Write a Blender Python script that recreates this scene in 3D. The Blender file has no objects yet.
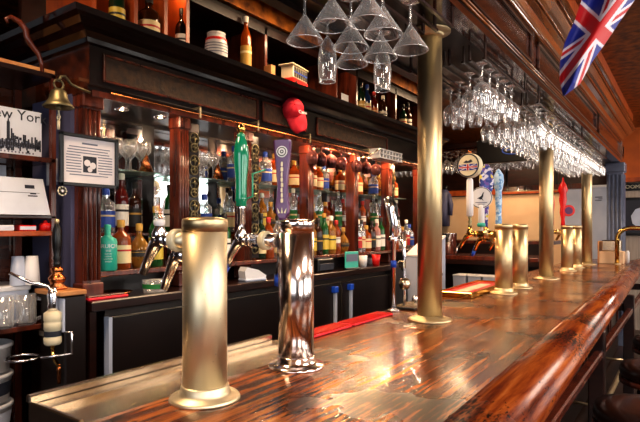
import bpy, math, random
from mathutils import Vector, Matrix
R = random.Random(7)
PI = math.pi
scene = bpy.context.scene
COL = scene.collection
# ------------------------------------------------------------------ camera
F = 525.0; YAW = math.radians(35.17); ZC = 1.45; HY = 228.0
S_, C_ = math.sin(YAW), math.cos(YAW)
cam_d = bpy.data.cameras.new('camera'); cam = bpy.data.objects.new('camera', cam_d); COL.objects.link(cam)
cam.location = (0, 0, ZC); cam.rotation_euler = (PI/2, 0, YAW)
cam_d.sensor_width = 36; cam_d.lens = 36*F/640; cam_d.shift_y = (HY-211)/640; cam_d.clip_start = .02
scene.camera = cam
def atX(px, py, X):
    k = (px-320)/F; d = X/(k*C_-S_)
    return Vector((X, d*(C_+k*S_), ZC-(py-HY)*d/F))
def atY(px, py, Y):
    k = (px-320)/F; d = Y/(C_+k*S_)
    return Vector((d*(k*C_-S_), Y, ZC-(py-HY)*d/F))
def atZ(px, py, z):
    k = (px-320)/F; d = (ZC-z)*F/(py-HY)
    return Vector((d*(k*C_-S_), d*(C_+k*S_), z))
def atD(px, py, d):
    k = (px-320)/F
    return Vector((d*(k*C_-S_), d*(C_+k*S_), ZC-(py-HY)*d/F))

# ------------------------------------------------------------------ materials
def lin(c):
    if isinstance(c, str):
        c = [int(c[i:i+2], 16)/255 for i in (0, 2, 4)]
    return tuple((x/12.92 if x <= .04045 else ((x+.055)/1.055)**2.4) for x in c)
def newmat(name):
    m = bpy.data.materials.new(name); m.use_nodes = True
    nt = m.node_tree; nt.nodes.clear()
    out = nt.nodes.new('ShaderNodeOutputMaterial')
    return m, nt, out
def N(nt, t, **kw):
    n = nt.nodes.new(t)
    for k, v in kw.items(): setattr(n, k, v)
    return n
def mat(name, c1, rough=.5, metal=0, c2=None, scale=8, stretch=(1, 1, 1), bump=0, coat=0, emit=0, lo=.35, hi=.65, detail=4, rvar=0, bscale=None, spec=.5):
    m, nt, out = newmat(name); L = nt.links.new
    p = N(nt, 'ShaderNodeBsdfPrincipled')
    a = lin(c1)+(1,); b = lin(c2 if c2 else c1)+(1,)
    p.inputs['Roughness'].default_value = rough; p.inputs['Metallic'].default_value = metal
    p.inputs['Coat Weight'].default_value = coat; p.inputs['Coat Roughness'].default_value = .08
    p.inputs['Specular IOR Level'].default_value = spec
    tc = N(nt, 'ShaderNodeTexCoord'); mp = N(nt, 'ShaderNodeMapping'); mp.inputs['Scale'].default_value = stretch
    nz = N(nt, 'ShaderNodeTexNoise'); nz.inputs['Scale'].default_value = scale; nz.inputs['Detail'].default_value = detail
    L(tc.outputs['Object'], mp.inputs['Vector']); L(mp.outputs[0], nz.inputs['Vector'])
    cr = N(nt, 'ShaderNodeValToRGB')
    cr.color_ramp.elements[0].position = lo; cr.color_ramp.elements[1].position = hi
    cr.color_ramp.elements[0].color = a; cr.color_ramp.elements[1].color = b
    L(nz.outputs['Fac'], cr.inputs[0]); L(cr.outputs[0], p.inputs['Base Color'])
    if emit:
        L(cr.outputs[0], p.inputs['Emission Color']); p.inputs['Emission Strength'].default_value = emit
    if rvar:
        mr = N(nt, 'ShaderNodeMapRange'); mr.inputs['To Min'].default_value = rough-rvar; mr.inputs['To Max'].default_value = rough+rvar
        mr.inputs['From Min'].default_value = .3; mr.inputs['From Max'].default_value = .7
        L(nz.outputs['Fac'], mr.inputs['Value']); L(mr.outputs[0], p.inputs['Roughness'])
    if bump:
        bm_ = N(nt, 'ShaderNodeBump'); bm_.inputs['Strength'].default_value = bump; bm_.inputs['Distance'].default_value = .004
        if bscale:
            n2 = N(nt, 'ShaderNodeTexNoise'); n2.inputs['Scale'].default_value = bscale; L(mp.outputs[0], n2.inputs['Vector']); L(n2.outputs['Fac'], bm_.inputs['Height'])
        else: L(nz.outputs['Fac'], bm_.inputs['Height'])
        L(bm_.outputs[0], p.inputs['Normal'])
    L(p.outputs[0], out.inputs[0])
    return m
def glassmat(name, tint='ffffff', edge='ffffff', base=.12, power=.5, dif=.05, rough=.03):
    """thin glass: see-through face-on, bright and reflective toward the silhouette"""
    m, nt, out = newmat(name); L = nt.links.new
    tr = N(nt, 'ShaderNodeBsdfTransparent'); tr.inputs[0].default_value = lin(tint)+(1,)
    gl = N(nt, 'ShaderNodeBsdfGlossy'); gl.inputs['Color'].default_value = lin(edge)+(1,); gl.inputs['Roughness'].default_value = rough
    df = N(nt, 'ShaderNodeBsdfDiffuse'); df.inputs[0].default_value = lin(edge)+(1,)
    m1 = N(nt, 'ShaderNodeMixShader'); m1.inputs[0].default_value = .35
    L(gl.outputs[0], m1.inputs[1]); L(df.outputs[0], m1.inputs[2])
    lw = N(nt, 'ShaderNodeLayerWeight'); lw.inputs['Blend'].default_value = power
    mr = N(nt, 'ShaderNodeMapRange'); mr.inputs['To Min'].default_value = base; mr.inputs['To Max'].default_value = .95
    L(lw.outputs['Facing'], mr.inputs['Value'])
    m2 = N(nt, 'ShaderNodeMixShader'); L(mr.outputs[0], m2.inputs[0]); L(tr.outputs[0], m2.inputs[1]); L(m1.outputs[0], m2.inputs[2])
    L(m2.outputs[0], out.inputs[0])
    return m
def liquidmat(name, c, tr=.45):
    m, nt, out = newmat(name); L = nt.links.new
    p = N(nt, 'ShaderNodeBsdfPrincipled'); p.inputs['Base Color'].default_value = lin(c)+(1,); p.inputs['Roughness'].default_value = .06
    p.inputs['Coat Weight'].default_value = .6
    t = N(nt, 'ShaderNodeBsdfTransparent'); t.inputs[0].default_value = tuple(min(1, x*2.2) for x in lin(c))+(1,)
    lw = N(nt, 'ShaderNodeLayerWeight'); lw.inputs['Blend'].default_value = .5
    mr = N(nt, 'ShaderNodeMapRange'); mr.inputs['To Min'].default_value = 1-tr; mr.inputs['To Max'].default_value = 1
    L(lw.outputs['Facing'], mr.inputs['Value'])
    mx = N(nt, 'ShaderNodeMixShader'); L(mr.outputs[0], mx.inputs[0]); L(t.outputs[0], mx.inputs[1]); L(p.outputs[0], mx.inputs[2])
    L(mx.outputs[0], out.inputs[0])
    return m
def emis(name, c, s):
    m, nt, out = newmat(name)
    e = N(nt, 'ShaderNodeEmission'); e.inputs[0].default_value = lin(c)+(1,); e.inputs[1].default_value = s
    nt.links.new(e.outputs[0], out.inputs[0]); return m

M = {}
def bar_wood(name, cs, pos, rough, speck):
    m, nt, out = newmat(name); L = nt.links.new
    p = N(nt, 'ShaderNodeBsdfPrincipled')
    tc = N(nt, 'ShaderNodeTexCoord')
    mp = N(nt, 'ShaderNodeMapping'); mp.inputs['Scale'].default_value = (22, 1.0, 22) if name.startswith('worn') else (12, .9, 12)
    nz = N(nt, 'ShaderNodeTexNoise'); nz.inputs['Scale'].default_value = 2.2; nz.inputs['Detail'].default_value = 8; nz.inputs['Roughness'].default_value = .65; nz.inputs['Distortion'].default_value = .25
    L(tc.outputs['Object'], mp.inputs[0]); L(mp.outputs[0], nz.inputs['Vector'])
    cr = N(nt, 'ShaderNodeValToRGB'); e = cr.color_ramp.elements
    while len(e) < len(cs): e.new(.5)
    for i, (c, q) in enumerate(zip(cs, pos)): e[i].position = q; e[i].color = lin(c)+(1,)
    L(nz.outputs['Fac'], cr.inputs[0])
    # dark worn streaks
    mp2 = N(nt, 'ShaderNodeMapping'); mp2.inputs['Scale'].default_value = (60, 5, 60) if name.startswith('worn') else (70, 22, 70)
    n2 = N(nt, 'ShaderNodeTexNoise'); n2.inputs['Scale'].default_value = 2.0; n2.inputs['Detail'].default_value = 6; n2.inputs['Roughness'].default_value = .7
    L(tc.outputs['Object'], mp2.inputs[0]); L(mp2.outputs[0], n2.inputs['Vector'])
    n3 = N(nt, 'ShaderNodeTexNoise'); n3.inputs['Scale'].default_value = 3.5; n3.inputs['Detail'].default_value = 5; L(tc.outputs['Object'], n3.inputs['Vector'])
    ml = N(nt, 'ShaderNodeMath', operation='MULTIPLY'); L(n2.outputs['Fac'], ml.inputs[0]); L(n3.outputs['Fac'], ml.inputs[1])
    c2 = N(nt, 'ShaderNodeValToRGB'); c2.color_ramp.elements[0].position = speck; c2.color_ramp.elements[1].position = speck+.05
    L(ml.outputs[0], c2.inputs[0])
    mx = N(nt, 'ShaderNodeMixRGB'); mx.inputs[2].default_value = lin('22100a')+(1,); 
    L(c2.outputs[0], mx.inputs[0]); L(cr.outputs[0], mx.inputs[1]); L(mx.outputs[0], p.inputs['Base Color'])
    mr = N(nt, 'ShaderNodeMapRange'); mr.inputs['To Min'].default_value = rough-.08; mr.inputs['To Max'].default_value = rough+.12; mr.inputs['From Min'].default_value = .3; mr.inputs['From Max'].default_value = .7
    L(n3.outputs['Fac'], mr.inputs['Value']); L(mr.outputs[0], p.inputs['Roughness'])
    b = N(nt, 'ShaderNodeBump'); b.inputs['Strength'].default_value = .16; b.inputs['Distance'].default_value = .002
    L(n2.outputs['Fac'], b.inputs['Height']); L(b.outputs[0], p.inputs['Normal'])
    p.inputs['Coat Weight'].default_value = .12; p.inputs['Coat Roughness'].default_value = .18; p.inputs['Specular IOR Level'].default_value = .4
    L(p.outputs[0], out.inputs[0]); return m
M['bartop'] = bar_wood('worn_bar_wood', ['200e07', '5a2a12', '9c5826', 'c08040'], [.3, .45, .58, .74], .2, .27)
M['rail'] = bar_wood('red_rail_wood', ['361206', '722e12', 'a0521f', 'bc763c'], [.3, .44, .58, .72], .24, .275)
M['darkwood'] = mat('dark_mahogany', '1a0b08', .28, 0, '2c120c', 5, (1, 1, 6), coat=.4)
M['blackwood'] = mat('black_cornice_wood', '100808', .3, 0, '1c0d0b', 5, (1, 1, 6), coat=.15, spec=.3)
M['redwood'] = mat('red_mahogany', '3a1810', .26, 0, '6c301e', 6, (4, 4, .6), coat=.4)
M['orangewood'] = mat('orange_shelf_wood', '8a3a18', .4, 0, 'b4561f', 5, (3, 3, .7))
M['canopywood'] = mat('canopy_walnut', '2c120a', .16, 0, '5a2812', 3, (6, .7, 6), coat=1)
M['litwood'] = mat('canopy_walnut_lit', '6a3818', .2, 0, '9a5c2a', 3, (6, .7, 6), coat=1)  # canopy walnut again, lighter: light on crown and end put into the colour
M['tin'] = mat('gold_tin_ceiling', '5a2f10', .35, .6, 'b06a20', 14, (1, 1, 1), bump=.8)
M['glossblack'] = mat('glossy_black_moulding', '0e0a10', .12, 0, '181014', 4, coat=1)
M['panelgold'] = mat('embossed_gold_panel', '2a1a0e', .5, .3, '4a3018', 30, bump=.8, bscale=60)
M['brass'] = mat('satin_brass', 'ccb48a', .42, 1, 'dccaa6', 9, (1, 1, .3), rvar=.05)
M['palebrass'] = mat('pale_satin_brass', 'dccba8', .46, 1, 'e8dcc0', 14, (1, 1, .25), rvar=.05)
M['polbrass'] = mat('polished_brass', 'e0b868', .1, 1)
M['chrome'] = mat('polished_chrome', 'f0f0f6', .2, 1)
M['rosechrome'] = mat('polished_rose_steel', 'efe6e2', .17, 1, 'e2d2ca', 3, (1, 1, .2))
M['steel'] = mat('brushed_steel', 'd0c0aa', .25, 1, 'd4c4ae', 3)
M['copper'] = mat('copper', 'c07848', .25, 1)
M['oldbrass'] = mat('tarnished_brass', '5c5440', .42, .8, '8a8060', 12)
M['black'] = mat('black_plastic', '0c0a0b', .3)
M['blackpanel'] = mat('black_fridge_panel', '160d0c', .35, 0, '1e1210', 3)
M['white'] = mat('white_plastic', 'd8d6d8', .4)
M['cream'] = mat('cream_plastic', 'd8cdb0', .35)
M['paper'] = mat('white_paper', 'c8cbd6', .7, 0, 'd8dae2', 6)
M['oldpaper'] = mat('aged_paper', 'cfc8cc', .7, 0, 'ddd6d6', 5)
M['ink'] = mat('dark_ink', '2a2c38', .7)
M['greyink'] = mat('grey_ink', '6a6e80', .7)
M['bluepaint'] = mat('blue_grey_wall_paint', '4a4a66', .5, 0, '5c5c7c', 2)
M['greypanel'] = mat('pale_blue_grey_metal', 'a8b0c4', .4, 0, 'bcc2d2', 3)
M['green'] = mat('glossy_green_enamel', '0f7a58', .12, 0, '128a66', 3, coat=.8)
M['purple'] = mat('purple_enamel', '4c1450', .3, 0, '5a2060', 4, coat=.4)
M['teal'] = mat('teal_glass_paint', '2aa08c', .3, 0, '34ac98', 3)
M['blue'] = mat('blue_plastic', '1e50c0', .3)
M['red'] = mat('red_fabric', 'd01c30', .7, 0, 'e02a40', 20, bump=.2)
M['redpl'] = mat('red_plastic', 'c81a18', .3)
M['flagred'] = mat('flag_red', 'b81420', .55); M['flagblue'] = mat('flag_blue', '1c2a8c', .55); M['flagwhite'] = mat('flag_white', 'd0ccd8', .55)
M['wallcream'] = mat('cream_wall', 'e0b890', .7, 0, 'e8c8a2', 2)
M['orange'] = mat('orange_wall', 'a04a14', .6, 0, 'c8641c', 2.5)
M['greywood'] = mat('grey_wood_wall', '94877e', .6, 0, 'aa9c90', 4, (14, 14, .6))
M['floorm'] = mat('dark_floor', '2a1710', .35, 0, '3c2418', 3)
M['slate'] = mat('blue_grey_fluted_paint', '50566a', .35, 0, '6a7084', 4)
M['glass'] = glassmat('clear_glass', base=.06, power=.42)
M['rackglass'] = glassmat('sparkling_glass', base=.12, power=.5)
M['smoke'] = glassmat('smoked_glass', '3a2222', '8a5a58', base=.25)
M['shelfglass'] = glassmat('shelf_glass', 'dfeee8', 'c8e0d8', base=.1)
M['leather'] = mat('dark_brown_leather', '1c0d09', .3, 0, '2c140d', 6, coat=.5)
M['chip'] = mat('tan_wood', 'a87040', .5, 0, 'c89058', 8)
M['window'] = emis('bright_window', 'f2eee8', 6.0)
M['bulb'] = emis('warm_bulb', 'ffd9a0', 60.0)
def mirror_mat():
    m, nt, out = newmat('aged_mirror'); L = nt.links.new
    p = N(nt, 'ShaderNodeBsdfPrincipled'); p.inputs['Metallic'].default_value = 1; p.inputs['Roughness'].default_value = .04
    p.inputs['Base Color'].default_value = (.72, .74, .78, 1)
    L(p.outputs[0], out.inputs[0]); return m
M['mirror'] = mirror_mat()

# ------------------------------------------------------------------ mesh helpers
class MB:
    def __init__(s): s.v = []; s.f = []; s.sm = []
    def add(s, v, f, smooth=False):
        o = len(s.v); s.v += [tuple(x) for x in v]; s.f += [tuple(i+o for i in q) for q in f]; s.sm += [smooth]*len(f); return s
    def box(s, x0, x1, y0, y1, z0, z1, b=0):
        if x0 > x1: x0, x1 = x1, x0
        if y0 > y1: y0, y1 = y1, y0
        if z0 > z1: z0, z1 = z1, z0
        if b:
            # chamfered box
            b = min(b, (x1-x0)/2.01, (y1-y0)/2.01, (z1-z0)/2.01)
            pts = []; 
            for z, i in ((z0, b), (z0+b, 0), (z1-b, 0), (z1, b)):
                pts += [(x0+i+b*(i == 0), y0+i, z), (x1-i-b*(i == 0), y0+i, z), (x1-i, y0+i+b*(i == 0), z), (x1-i, y1-i-b*(i == 0), z), (x1-i-b*(i == 0), y1-i, z), (x0+i+b*(i == 0), y1-i, z), (x0+i, y1-i-b*(i == 0), z), (x0+i, y0+i+b*(i == 0), z)]
            f = [tuple(reversed(range(8)))]+[tuple(range(24, 32))]
            for k in range(3):
                for j in range(8):
                    a = k*8+j; c = k*8+(j+1) % 8; f.append((a, c, c+8, a+8))
            return s.add(pts, f)
        v = [(x0,y0,z0),(x1,y0,z0),(x1,y1,z0),(x0,y1,z0),(x0,y0,z1),(x1,y0,z1),(x1,y1,z1),(x0,y1,z1)]
        return s.add(v, [(3,2,1,0),(4,5,6,7),(0,1,5,4),(1,2,6,5),(2,3,7,6),(3,0,4,7)])
    def lathe(s, prof, c=(0,0,0), seg=20, axis='z', cap=True):
        v = []; f = []
        for r, z in prof:
            for j in range(seg):
                a = 2*PI*j/seg; p = (r*math.cos(a), r*math.sin(a), z)
                if axis == 'x': p = (p[2], p[0], p[1])
                elif axis == 'y': p = (p[1], p[2], p[0])
                v.append((p[0]+c[0], p[1]+c[1], p[2]+c[2]))
        for k in range(len(prof)-1):
            for j in range(seg):
                a = k*seg+j; b = k*seg+(j+1) % seg; f.append((a, b, b+seg, a+seg))
        s.add(v, f, True)
        if cap:
            o = len(s.v)-len(v)
            if prof[0][0] > 1e-5: s.f.append(tuple(o+j for j in reversed(range(seg)))); s.sm.append(False)
            if prof[-1][0] > 1e-5: s.f.append(tuple(o+(len(prof)-1)*seg+j for j in range(seg))); s.sm.append(False)
        return s
    def tube(s, pts, r, seg=10, cap=True):
        pts = [Vector(p) for p in pts]; n = len(pts)
        rs = r if isinstance(r, (list, tuple)) else [r]*n
        v = []; f = []; up = None
        for i, p in enumerate(pts):
            t = (pts[min(i+1, n-1)]-pts[max(i-1, 0)]).normalized()
            if up is None: up = Vector((0,0,1)) if abs(t.z) < .9 else Vector((0,1,0))
            a = t.cross(up).normalized(); b = a.cross(t).normalized(); up = b
            for j in range(seg):
                w = 2*PI*j/seg; v.append(p+rs[i]*(math.cos(w)*a+math.sin(w)*b))
        for k in range(n-1):
            for j in range(seg):
                q = k*seg+j; w = k*seg+(j+1) % seg; f.append((q, q+seg, w+seg, w))
        s.add(v, f, True)
        if cap:
            o = len(s.v)-len(v)
            s.f.append(tuple(o+j for j in range(seg))); s.sm.append(False)
            s.f.append(tuple(o+(n-1)*seg+j for j in reversed(range(seg)))); s.sm.append(False)
        return s
    def prism(s, poly, y0, y1, axis='y', smooth=False):
        """poly in the plane perpendicular to axis; y: (x,z), x: (y,z), z: (x,y)"""
        def P(a, b, t): return {'y': (a, t, b), 'x': (t, a, b), 'z': (a, b, t)}[axis]
        n = len(poly); v = [P(a, b, y0) for a, b in poly]+[P(a, b, y1) for a, b in poly]
        f = [(i, (i+1) % n, (i+1) % n+n, i+n) for i in range(n)]
        s.add(v, f, smooth); o = len(s.v)-2*n
        s.f.append(tuple(o+i for i in reversed(range(n)))); s.sm.append(False)
        s.f.append(tuple(o+n+i for i in range(n))); s.sm.append(False)
        return s
    def xf(s, m):
        s.v = [tuple(m @ Vector(p)) for p in s.v]; return s
    def mesh(s, name, material):
        me = bpy.data.meshes.new(name); me.from_pydata(s.v, [], s.f); me.polygons.foreach_set('use_smooth', s.sm)
        import bmesh
        b = bmesh.new(); b.from_mesh(me); bmesh.ops.recalc_face_normals(b, faces=b.faces); b.to_mesh(me); b.free()
        if isinstance(material, str): material = M[material]
        me.materials.append(material); me.update(); return me
    def build(s, name, material, parent=None):
        o = bpy.data.objects.new(name, s.mesh(name, material)); COL.objects.link(o)
        if parent: o.parent = parent
        return o
def tag(o, label, cat, group=None, kind=None):
    o['label'] = label; o['category'] = cat
    if group: o['group'] = group
    if kind: o['kind'] = kind
    return o
def thing(name, label, cat, loc=(0,0,0), rz=0, group=None):
    o = bpy.data.objects.new(name, None); COL.objects.link(o); o.location = loc; o.rotation_euler = (0,0,rz); o.empty_display_size = .05
    return tag(o, label, cat, group)
def struct(name, mb, m, parent=None):
    o = mb.build(name, m, parent)
    if not parent: o['kind'] = 'structure'
    return o
def inst(me, name, parent=None, loc=None, rot=None, scale=None):
    o = bpy.data.objects.new(name, me); COL.objects.link(o)
    if parent: o.parent = parent
    if loc is not None: o.location = loc
    if rot is not None: o.rotation_euler = rot
    if scale is not None: o.scale = scale
    return o
def text(s, size, name, material, parent, mtx, ext=.0006, bend=None, align='CENTER'):
    cu = bpy.data.curves.new(name, 'FONT'); cu.body = s; cu.size = size; cu.extrude = ext; cu.align_x = align; cu.align_y = 'CENTER'; cu.resolution_u = 2
    t = bpy.data.objects.new('tmp', cu); COL.objects.link(t)
    bpy.context.view_layer.update()
    me = bpy.data.meshes.new_from_object(t.evaluated_get(bpy.context.evaluated_depsgraph_get()))
    bpy.data.objects.remove(t); bpy.data.curves.remove(cu)
    me.name = name
    if bend:
        for v in me.vertices:
            a = v.co.x/bend; r = bend+v.co.z; v.co = Vector((r*math.sin(a), v.co.y, r*math.cos(a)-bend))
    me.transform(mtx); me.materials.clear(); me.materials.append(M[material])
    o = bpy.data.objects.new(name, me); COL.objects.link(o); o.parent = parent
    return o
FX = Matrix(((0,0,1,0),(1,0,0,0),(0,1,0,0),(0,0,0,1)))         # text plane facing +X
def face(loc, n, roll=0):
    """matrix whose local z looks along n (horizontal-ish), y up"""
    n = Vector(n).normalized(); up = Vector((0,0,1)); x = up.cross(n).normalized(); y = n.cross(x)
    m = Matrix((x, y, n)).transposed().to_4x4(); m.translation = Vector(loc)
    return m @ Matrix.Rotation(roll, 4, 'Z')
ORD = ['first', 'second', 'third', 'fourth', 'fifth', 'sixth', 'seventh', 'eighth', 'ninth', 'tenth', 'eleventh', 'twelfth']

# ------------------------------------------------------------------ room
XL, XR, YB, YF, ZT = -3.9, 3.3, -2.6, 8.7, 2.86
struct('floor', MB().box(XL, XR, YB, YF, -.1, 0), 'floorm')
struct('ceiling', MB().box(XL, XR, YB, YF, ZT, ZT+.1), 'tin')
struct('wall_left', MB().box(XL-.1, XL, YB, YF, 0, ZT), 'darkwood')
struct('wall_back', MB().box(XL, XR, YB-.1, YB, 0, ZT), 'darkwood')
# far wall: lower grey wood, upper orange
struct('wall_far', MB().box(XL, XR, YF, YF+.1, 0, 2.12), 'greywood')
struct('wall_far_upper', MB().box(-.95, XR, YF-.12, YF+.1, 2.14, ZT), 'orange')
struct('trim_4', MB().box(XL, -.96, YF-.12, YF+.1, 2.08, ZT), 'darkwood')
struct('trim_1', MB().box(-.9, XR, YF-.15, YF, 2.10, 2.16), 'orangewood')
# right wall with windows
ws = [(-1.6, .4), (1.4, 3.2), (4.0, 5.6), (6.2, 7.9)]
w = MB().box(XR, XR+.1, YB, YF, 0, .9).box(XR, XR+.1, YB, YF, 2.5, ZT)
ys = [YB]+[y for p in ws for y in p]+[YF]
for i in range(0, len(ys), 2): w.box(XR, XR+.1, ys[i], ys[i+1], .9, 2.5)
struct('wall_right', w, 'redwood')
for i, (a, b) in enumerate(ws):
    wn = struct('window_%d' % (i+1), MB().box(XR+.06, XR+.08, a, b, .9, 2.5), 'window')
    fr = MB()
    for y in (a, (a+b)/2-.02, b-.04): fr.box(XR-.01, XR+.05, y, y+.04, .9, 2.5)
    for z in (.9, 1.9, 2.46): fr.box(XR-.01, XR+.05, a, b, z, z+.04)
    fr.build('window_frame', 'darkwood', wn)
# cream wall behind the far service counter
struct('trim_2', MB().box(-3.6, -1.4, YF-.08, YF-.02, .3, 1.98), 'wallcream')
struct('trim_3', MB().box(-3.6, -1.3, YF-.12, YF-.02, 1.99, 2.08), 'orangewood')

# ------------------------------------------------------------------ the bar
BX0, BX1 = -1.166, -.5
bar = thing('bar_counter', 'long worn glossy wooden bar counter with rolled front edge', 'bar counter', (-.8, 3.7, 0))
inv = Matrix.Translation((.8, -3.7, 0))
def bpart(mb, name, m, par=None):
    return mb.xf(inv).build(name, m, par or bar)
bpart(MB().prism([(-.96, .57), (-.385, .57), (-.385-.024*6.68, 7.25), (-.96, 7.25)], 1.03, 1.07, 'z'), 'bar_top', 'bartop')
bpart(MB().box(-1.15, -.96, 1.36, 7.25, 1.03, 1.069), 'back_strip', 'bartop')
# rolled armrest profile
pr = []
for i in range(13):
    a = math.radians(150-i*20)
    pr.append((-.395+.105*math.cos(a)*(1 if math.cos(a) > 0 else 1.15), 1.052+.048*math.sin(a)))
pr = [(-.425, 1.0705), (-.40, 1.076), (-.37, 1.086), (-.34, 1.088), (-.31, 1.08), (-.285, 1.062), (-.272, 1.035), (-.275, 1.005), (-.295, .98), (-.33, .965), (-.36, .95), (-.425, .95)]
pr = [(-.272+(x+.272)*.86, z) for x, z in pr]
def shear(mb):
    mb.v = [(x+.008-.024*(y-1), y, z) for x, y, z in mb.v]; return mb
ar = MB()
yy = [.6+i*(6.65/8) for i in range(9)]
bpart(shear(MB().prism(pr, .57, 7.25, smooth=True)), 'arm_rail', 'rail')
bpart(MB().box(-.74, -.70, .62, 7.2, .02, 1.03), 'front_panel', 'blackwood')  # shade beneath the rail put into the colour with blacker wood
bpart(MB().box(-1.12, -1.08, .62, 7.2, .1, 1.03), 'back_panel', 'blackwood')
for y in (1.22, 2.83, 4.45, 6.05):
    bpart(MB().box(-.40, -.33, y-.035, y+.035, 0, .96, .006), 'post', 'darkwood')
    bpart(MB().box(-.70, -.40, y-.02, y+.02, .84, .9, .006), 'post_bracket', 'darkwood')
bpart(MB().box(-.375, -.335, .7, 7.1, .835, .868, .006), 'side_rail', 'redwood')
for i in range(8):
    y = .7+i*.8
    p = MB()
    for z in (.2, .78): p.box(-.70, -.685, y+.06, y+.74, z, z+.03, .005)
    for yy in (y+.06, y+.71): p.box(-.70, -.685, yy, yy+.03, .2, .81, .005)
    bpart(p, 'panel_moulding', 'redwood')
fr = MB().tube([(-.5, .7, .18), (-.5, 7.1, .18)], .02, 12)
bpart(fr, 'foot_rail', 'brass')
for y in (1, 2.6, 4.2, 5.8): bpart(MB().tube([(-.7, y, .18), (-.5, y, .18)], .012, 8), 'rail_bracket', 'brass')

# stainless drip trough along the back edge
t = thing('drip_trough', 'brushed steel drip trough with raised lip along back of bar', 'drip tray', (-1.06, .95, 1.07))
q = Matrix.Translation((1.06, -.95, -1.07))
MB().box(-1.15, -.962, .57, 1.36, 1.03, 1.062).xf(q).build('trough_floor', 'steel', t)
MB().box(-1.172, -1.155, .56, 1.36, .98, 1.09, .003).xf(q).build('back_lip', 'steel', t)
MB().box(-1.172, -.962, .56, .572, .98, 1.078, .003).xf(q).build('end_lip', 'steel', t)
MB().box(-.964, -.955, .572, 1.36, 1.05, 1.0725).xf(q).build('front_edge', 'steel', t)
MB().box(-1.15, -1.10, .572, 1.36, 1.062, 1.072).xf(q).build('raised_step', 'steel', t)

# red bar mats
def barmat(y0, y1, lab):
    t = thing('bar_mat', lab, 'bar mat', (-1.06, (y0+y1)/2, 1.07), 0, 'red rubber bar mats')
    h = (y1-y0)/2
    MB().box(-.085, .0, -h, h, 0, .006, .002).build('mat_sheet', 'red', t)
    rb = MB()
    n = int((y1-y0)/.02)
    for i in range(n): rb.box(-.08, -.005, -h+.008+i*.02, -h+.014+i*.02, .006, .010)
    rb.build('ribs', 'redpl', t)
barmat(1.38, 1.72, 'red ribbed rubber bar mat beside the polished steel tower, nearer one')
barmat(1.74, 2.06, 'red ribbed rubber bar mat ending beside the nearest tall brass column')

# ------------------------------------------------------------------ columns
SOF = 2.26
def column(y, lab):
    t = thing('brass_column', lab, 'column', (-.877, y, 1.07), 0, 'tall brass columns on the bar')
    h = SOF-1.07
    MB().lathe([(.05, 0), (.05, h)], seg=40).build('shaft', 'brass', t)
    MB().lathe([(.09, 0), (.09, .006), (.075, .012), (.056, .014), (.052, .022)], seg=40).build('base_flange', 'brass', t)
    MB().lathe([(.051, h-.03), (.058, h-.02), (.06, h-.012), (.085, h-.008), (.085, h)], seg=40).build('top_flange', 'brass', t)
column(2.03, 'nearest and widest tall brass column rising from bar to canopy')
column(4.18, 'middle tall brass column between two pairs of short taps towers')
column(6.07, 'farthest and thinnest tall brass column near the white panel')

# ------------------------------------------------------------------ beer towers
def faucet(t, x, y, z, m='chrome', tip=None, collar='cream', ang=0, shank=.10, spout=1.0, sm=None):
    """shank leaves tower toward -x turned by ang, faucet at the end"""
    rot = Matrix.Translation((x, y, z)) @ Matrix.Rotation(ang, 4, 'Z')
    sh = MB().tube([(-.04, 0, 0), (-shank+.01, 0, 0)], .019, 16); sh.xf(rot).build('shank', sm or m, t)
    c = MB().lathe([(.024, -.011), (.0265, -.007), (.0265, .007), (.024, .011)], (-min(shank*.68, .085), 0, 0), 18, 'x')
    c.xf(rot).build('collar', collar, t)
    MB().lathe([(.019, -.008), (.021, 0), (.019, .008)], (-shank+.012, 0, 0), 18, 'x').xf(rot).build('lock_nut', m, t)
    b = MB().tube([(-shank+.008, 0, 0), (-shank-.02, 0, .002), (-shank-.042, 0, -.010), (-shank-.065*spout, 0, -.04), (-shank-.09*spout, 0, -.082)], [.017, .019, .016, .012, .0105], 14)
    b.lathe([(.017, -.012), (.019, .0), (.012, .014), (.008, .03)], (-shank-.028, 0, .014), 14)
    b.tube([(-shank-.028, -.02, 0), (-shank-.028, .02, 0)], .007, 8)
    fo = b.xf(rot).build('faucet', m, t)
    if tip:
        p0 = Vector((-shank-.088*spout, 0, -.078)); p1 = Vector((-shank-.106*spout, 0, -.11))
        MB().tube([p0, p1], [.0125, .009], 12).xf(rot).build('spout_tip', tip, fo)
    return rot @ Vector((-shank-.028, 0, .042))
def tower(y, body, lab, cap='polbrass', band=True, dome=False):
    t = thing('beer_tower', lab, 'beer tower', (-.885, y, 1.07), 0, 'round beer towers')
    MB().lathe([(.049, .005), (.049, .392)], seg=48).build('tower_body', body, t)
    MB().lathe([(.078, 0), (.078, .004), (.074, .009), (.06, .011), (.057, .016), (.0535, .02), (.0535, .03), (.049, .033)], seg=48).build('base_flange', body, t)
    MB().lathe([(.0505, .372), (.0505, .395), (.049, .4), (.035, .404), (0, .405)], seg=48).build('cap', cap, t)
    return t
t1 = tower(.81, 'palebrass', 'largest pale brass beer tower nearest the camera, dotted with droplets', 'brass')
d = MB(); rr = random.Random(3)
for i in range(90):
    a = rr.uniform(-2.4, .6); z = rr.uniform(.04, .36); r = rr.uniform(.0006, .0013)
    c = Vector((.0492*math.cos(a), .0492*math.sin(a), z))
    d.lathe([(0, -r), (r*.9, -r*.4), (r, 0), (r*.9, r*.4), (0, r)], c, 6, cap=False)
d.build('droplets', 'glass', t1)
faucet(t1, 0, -.012, .352, 'chrome', shank=.115, sm='palebrass')
faucet(t1, 0, .02, .315, 'chrome', shank=.085, sm='palebrass', spout=.9)
h = MB().lathe([(.007, 0), (.012, .006), (.0135, .014), (.009, .02), (.011, .03), (.0135, .055), (.011, .075), (.006, .08)], (-.143, -.012, .392), 16).build('tap_handle', 'glass', t1)
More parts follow.
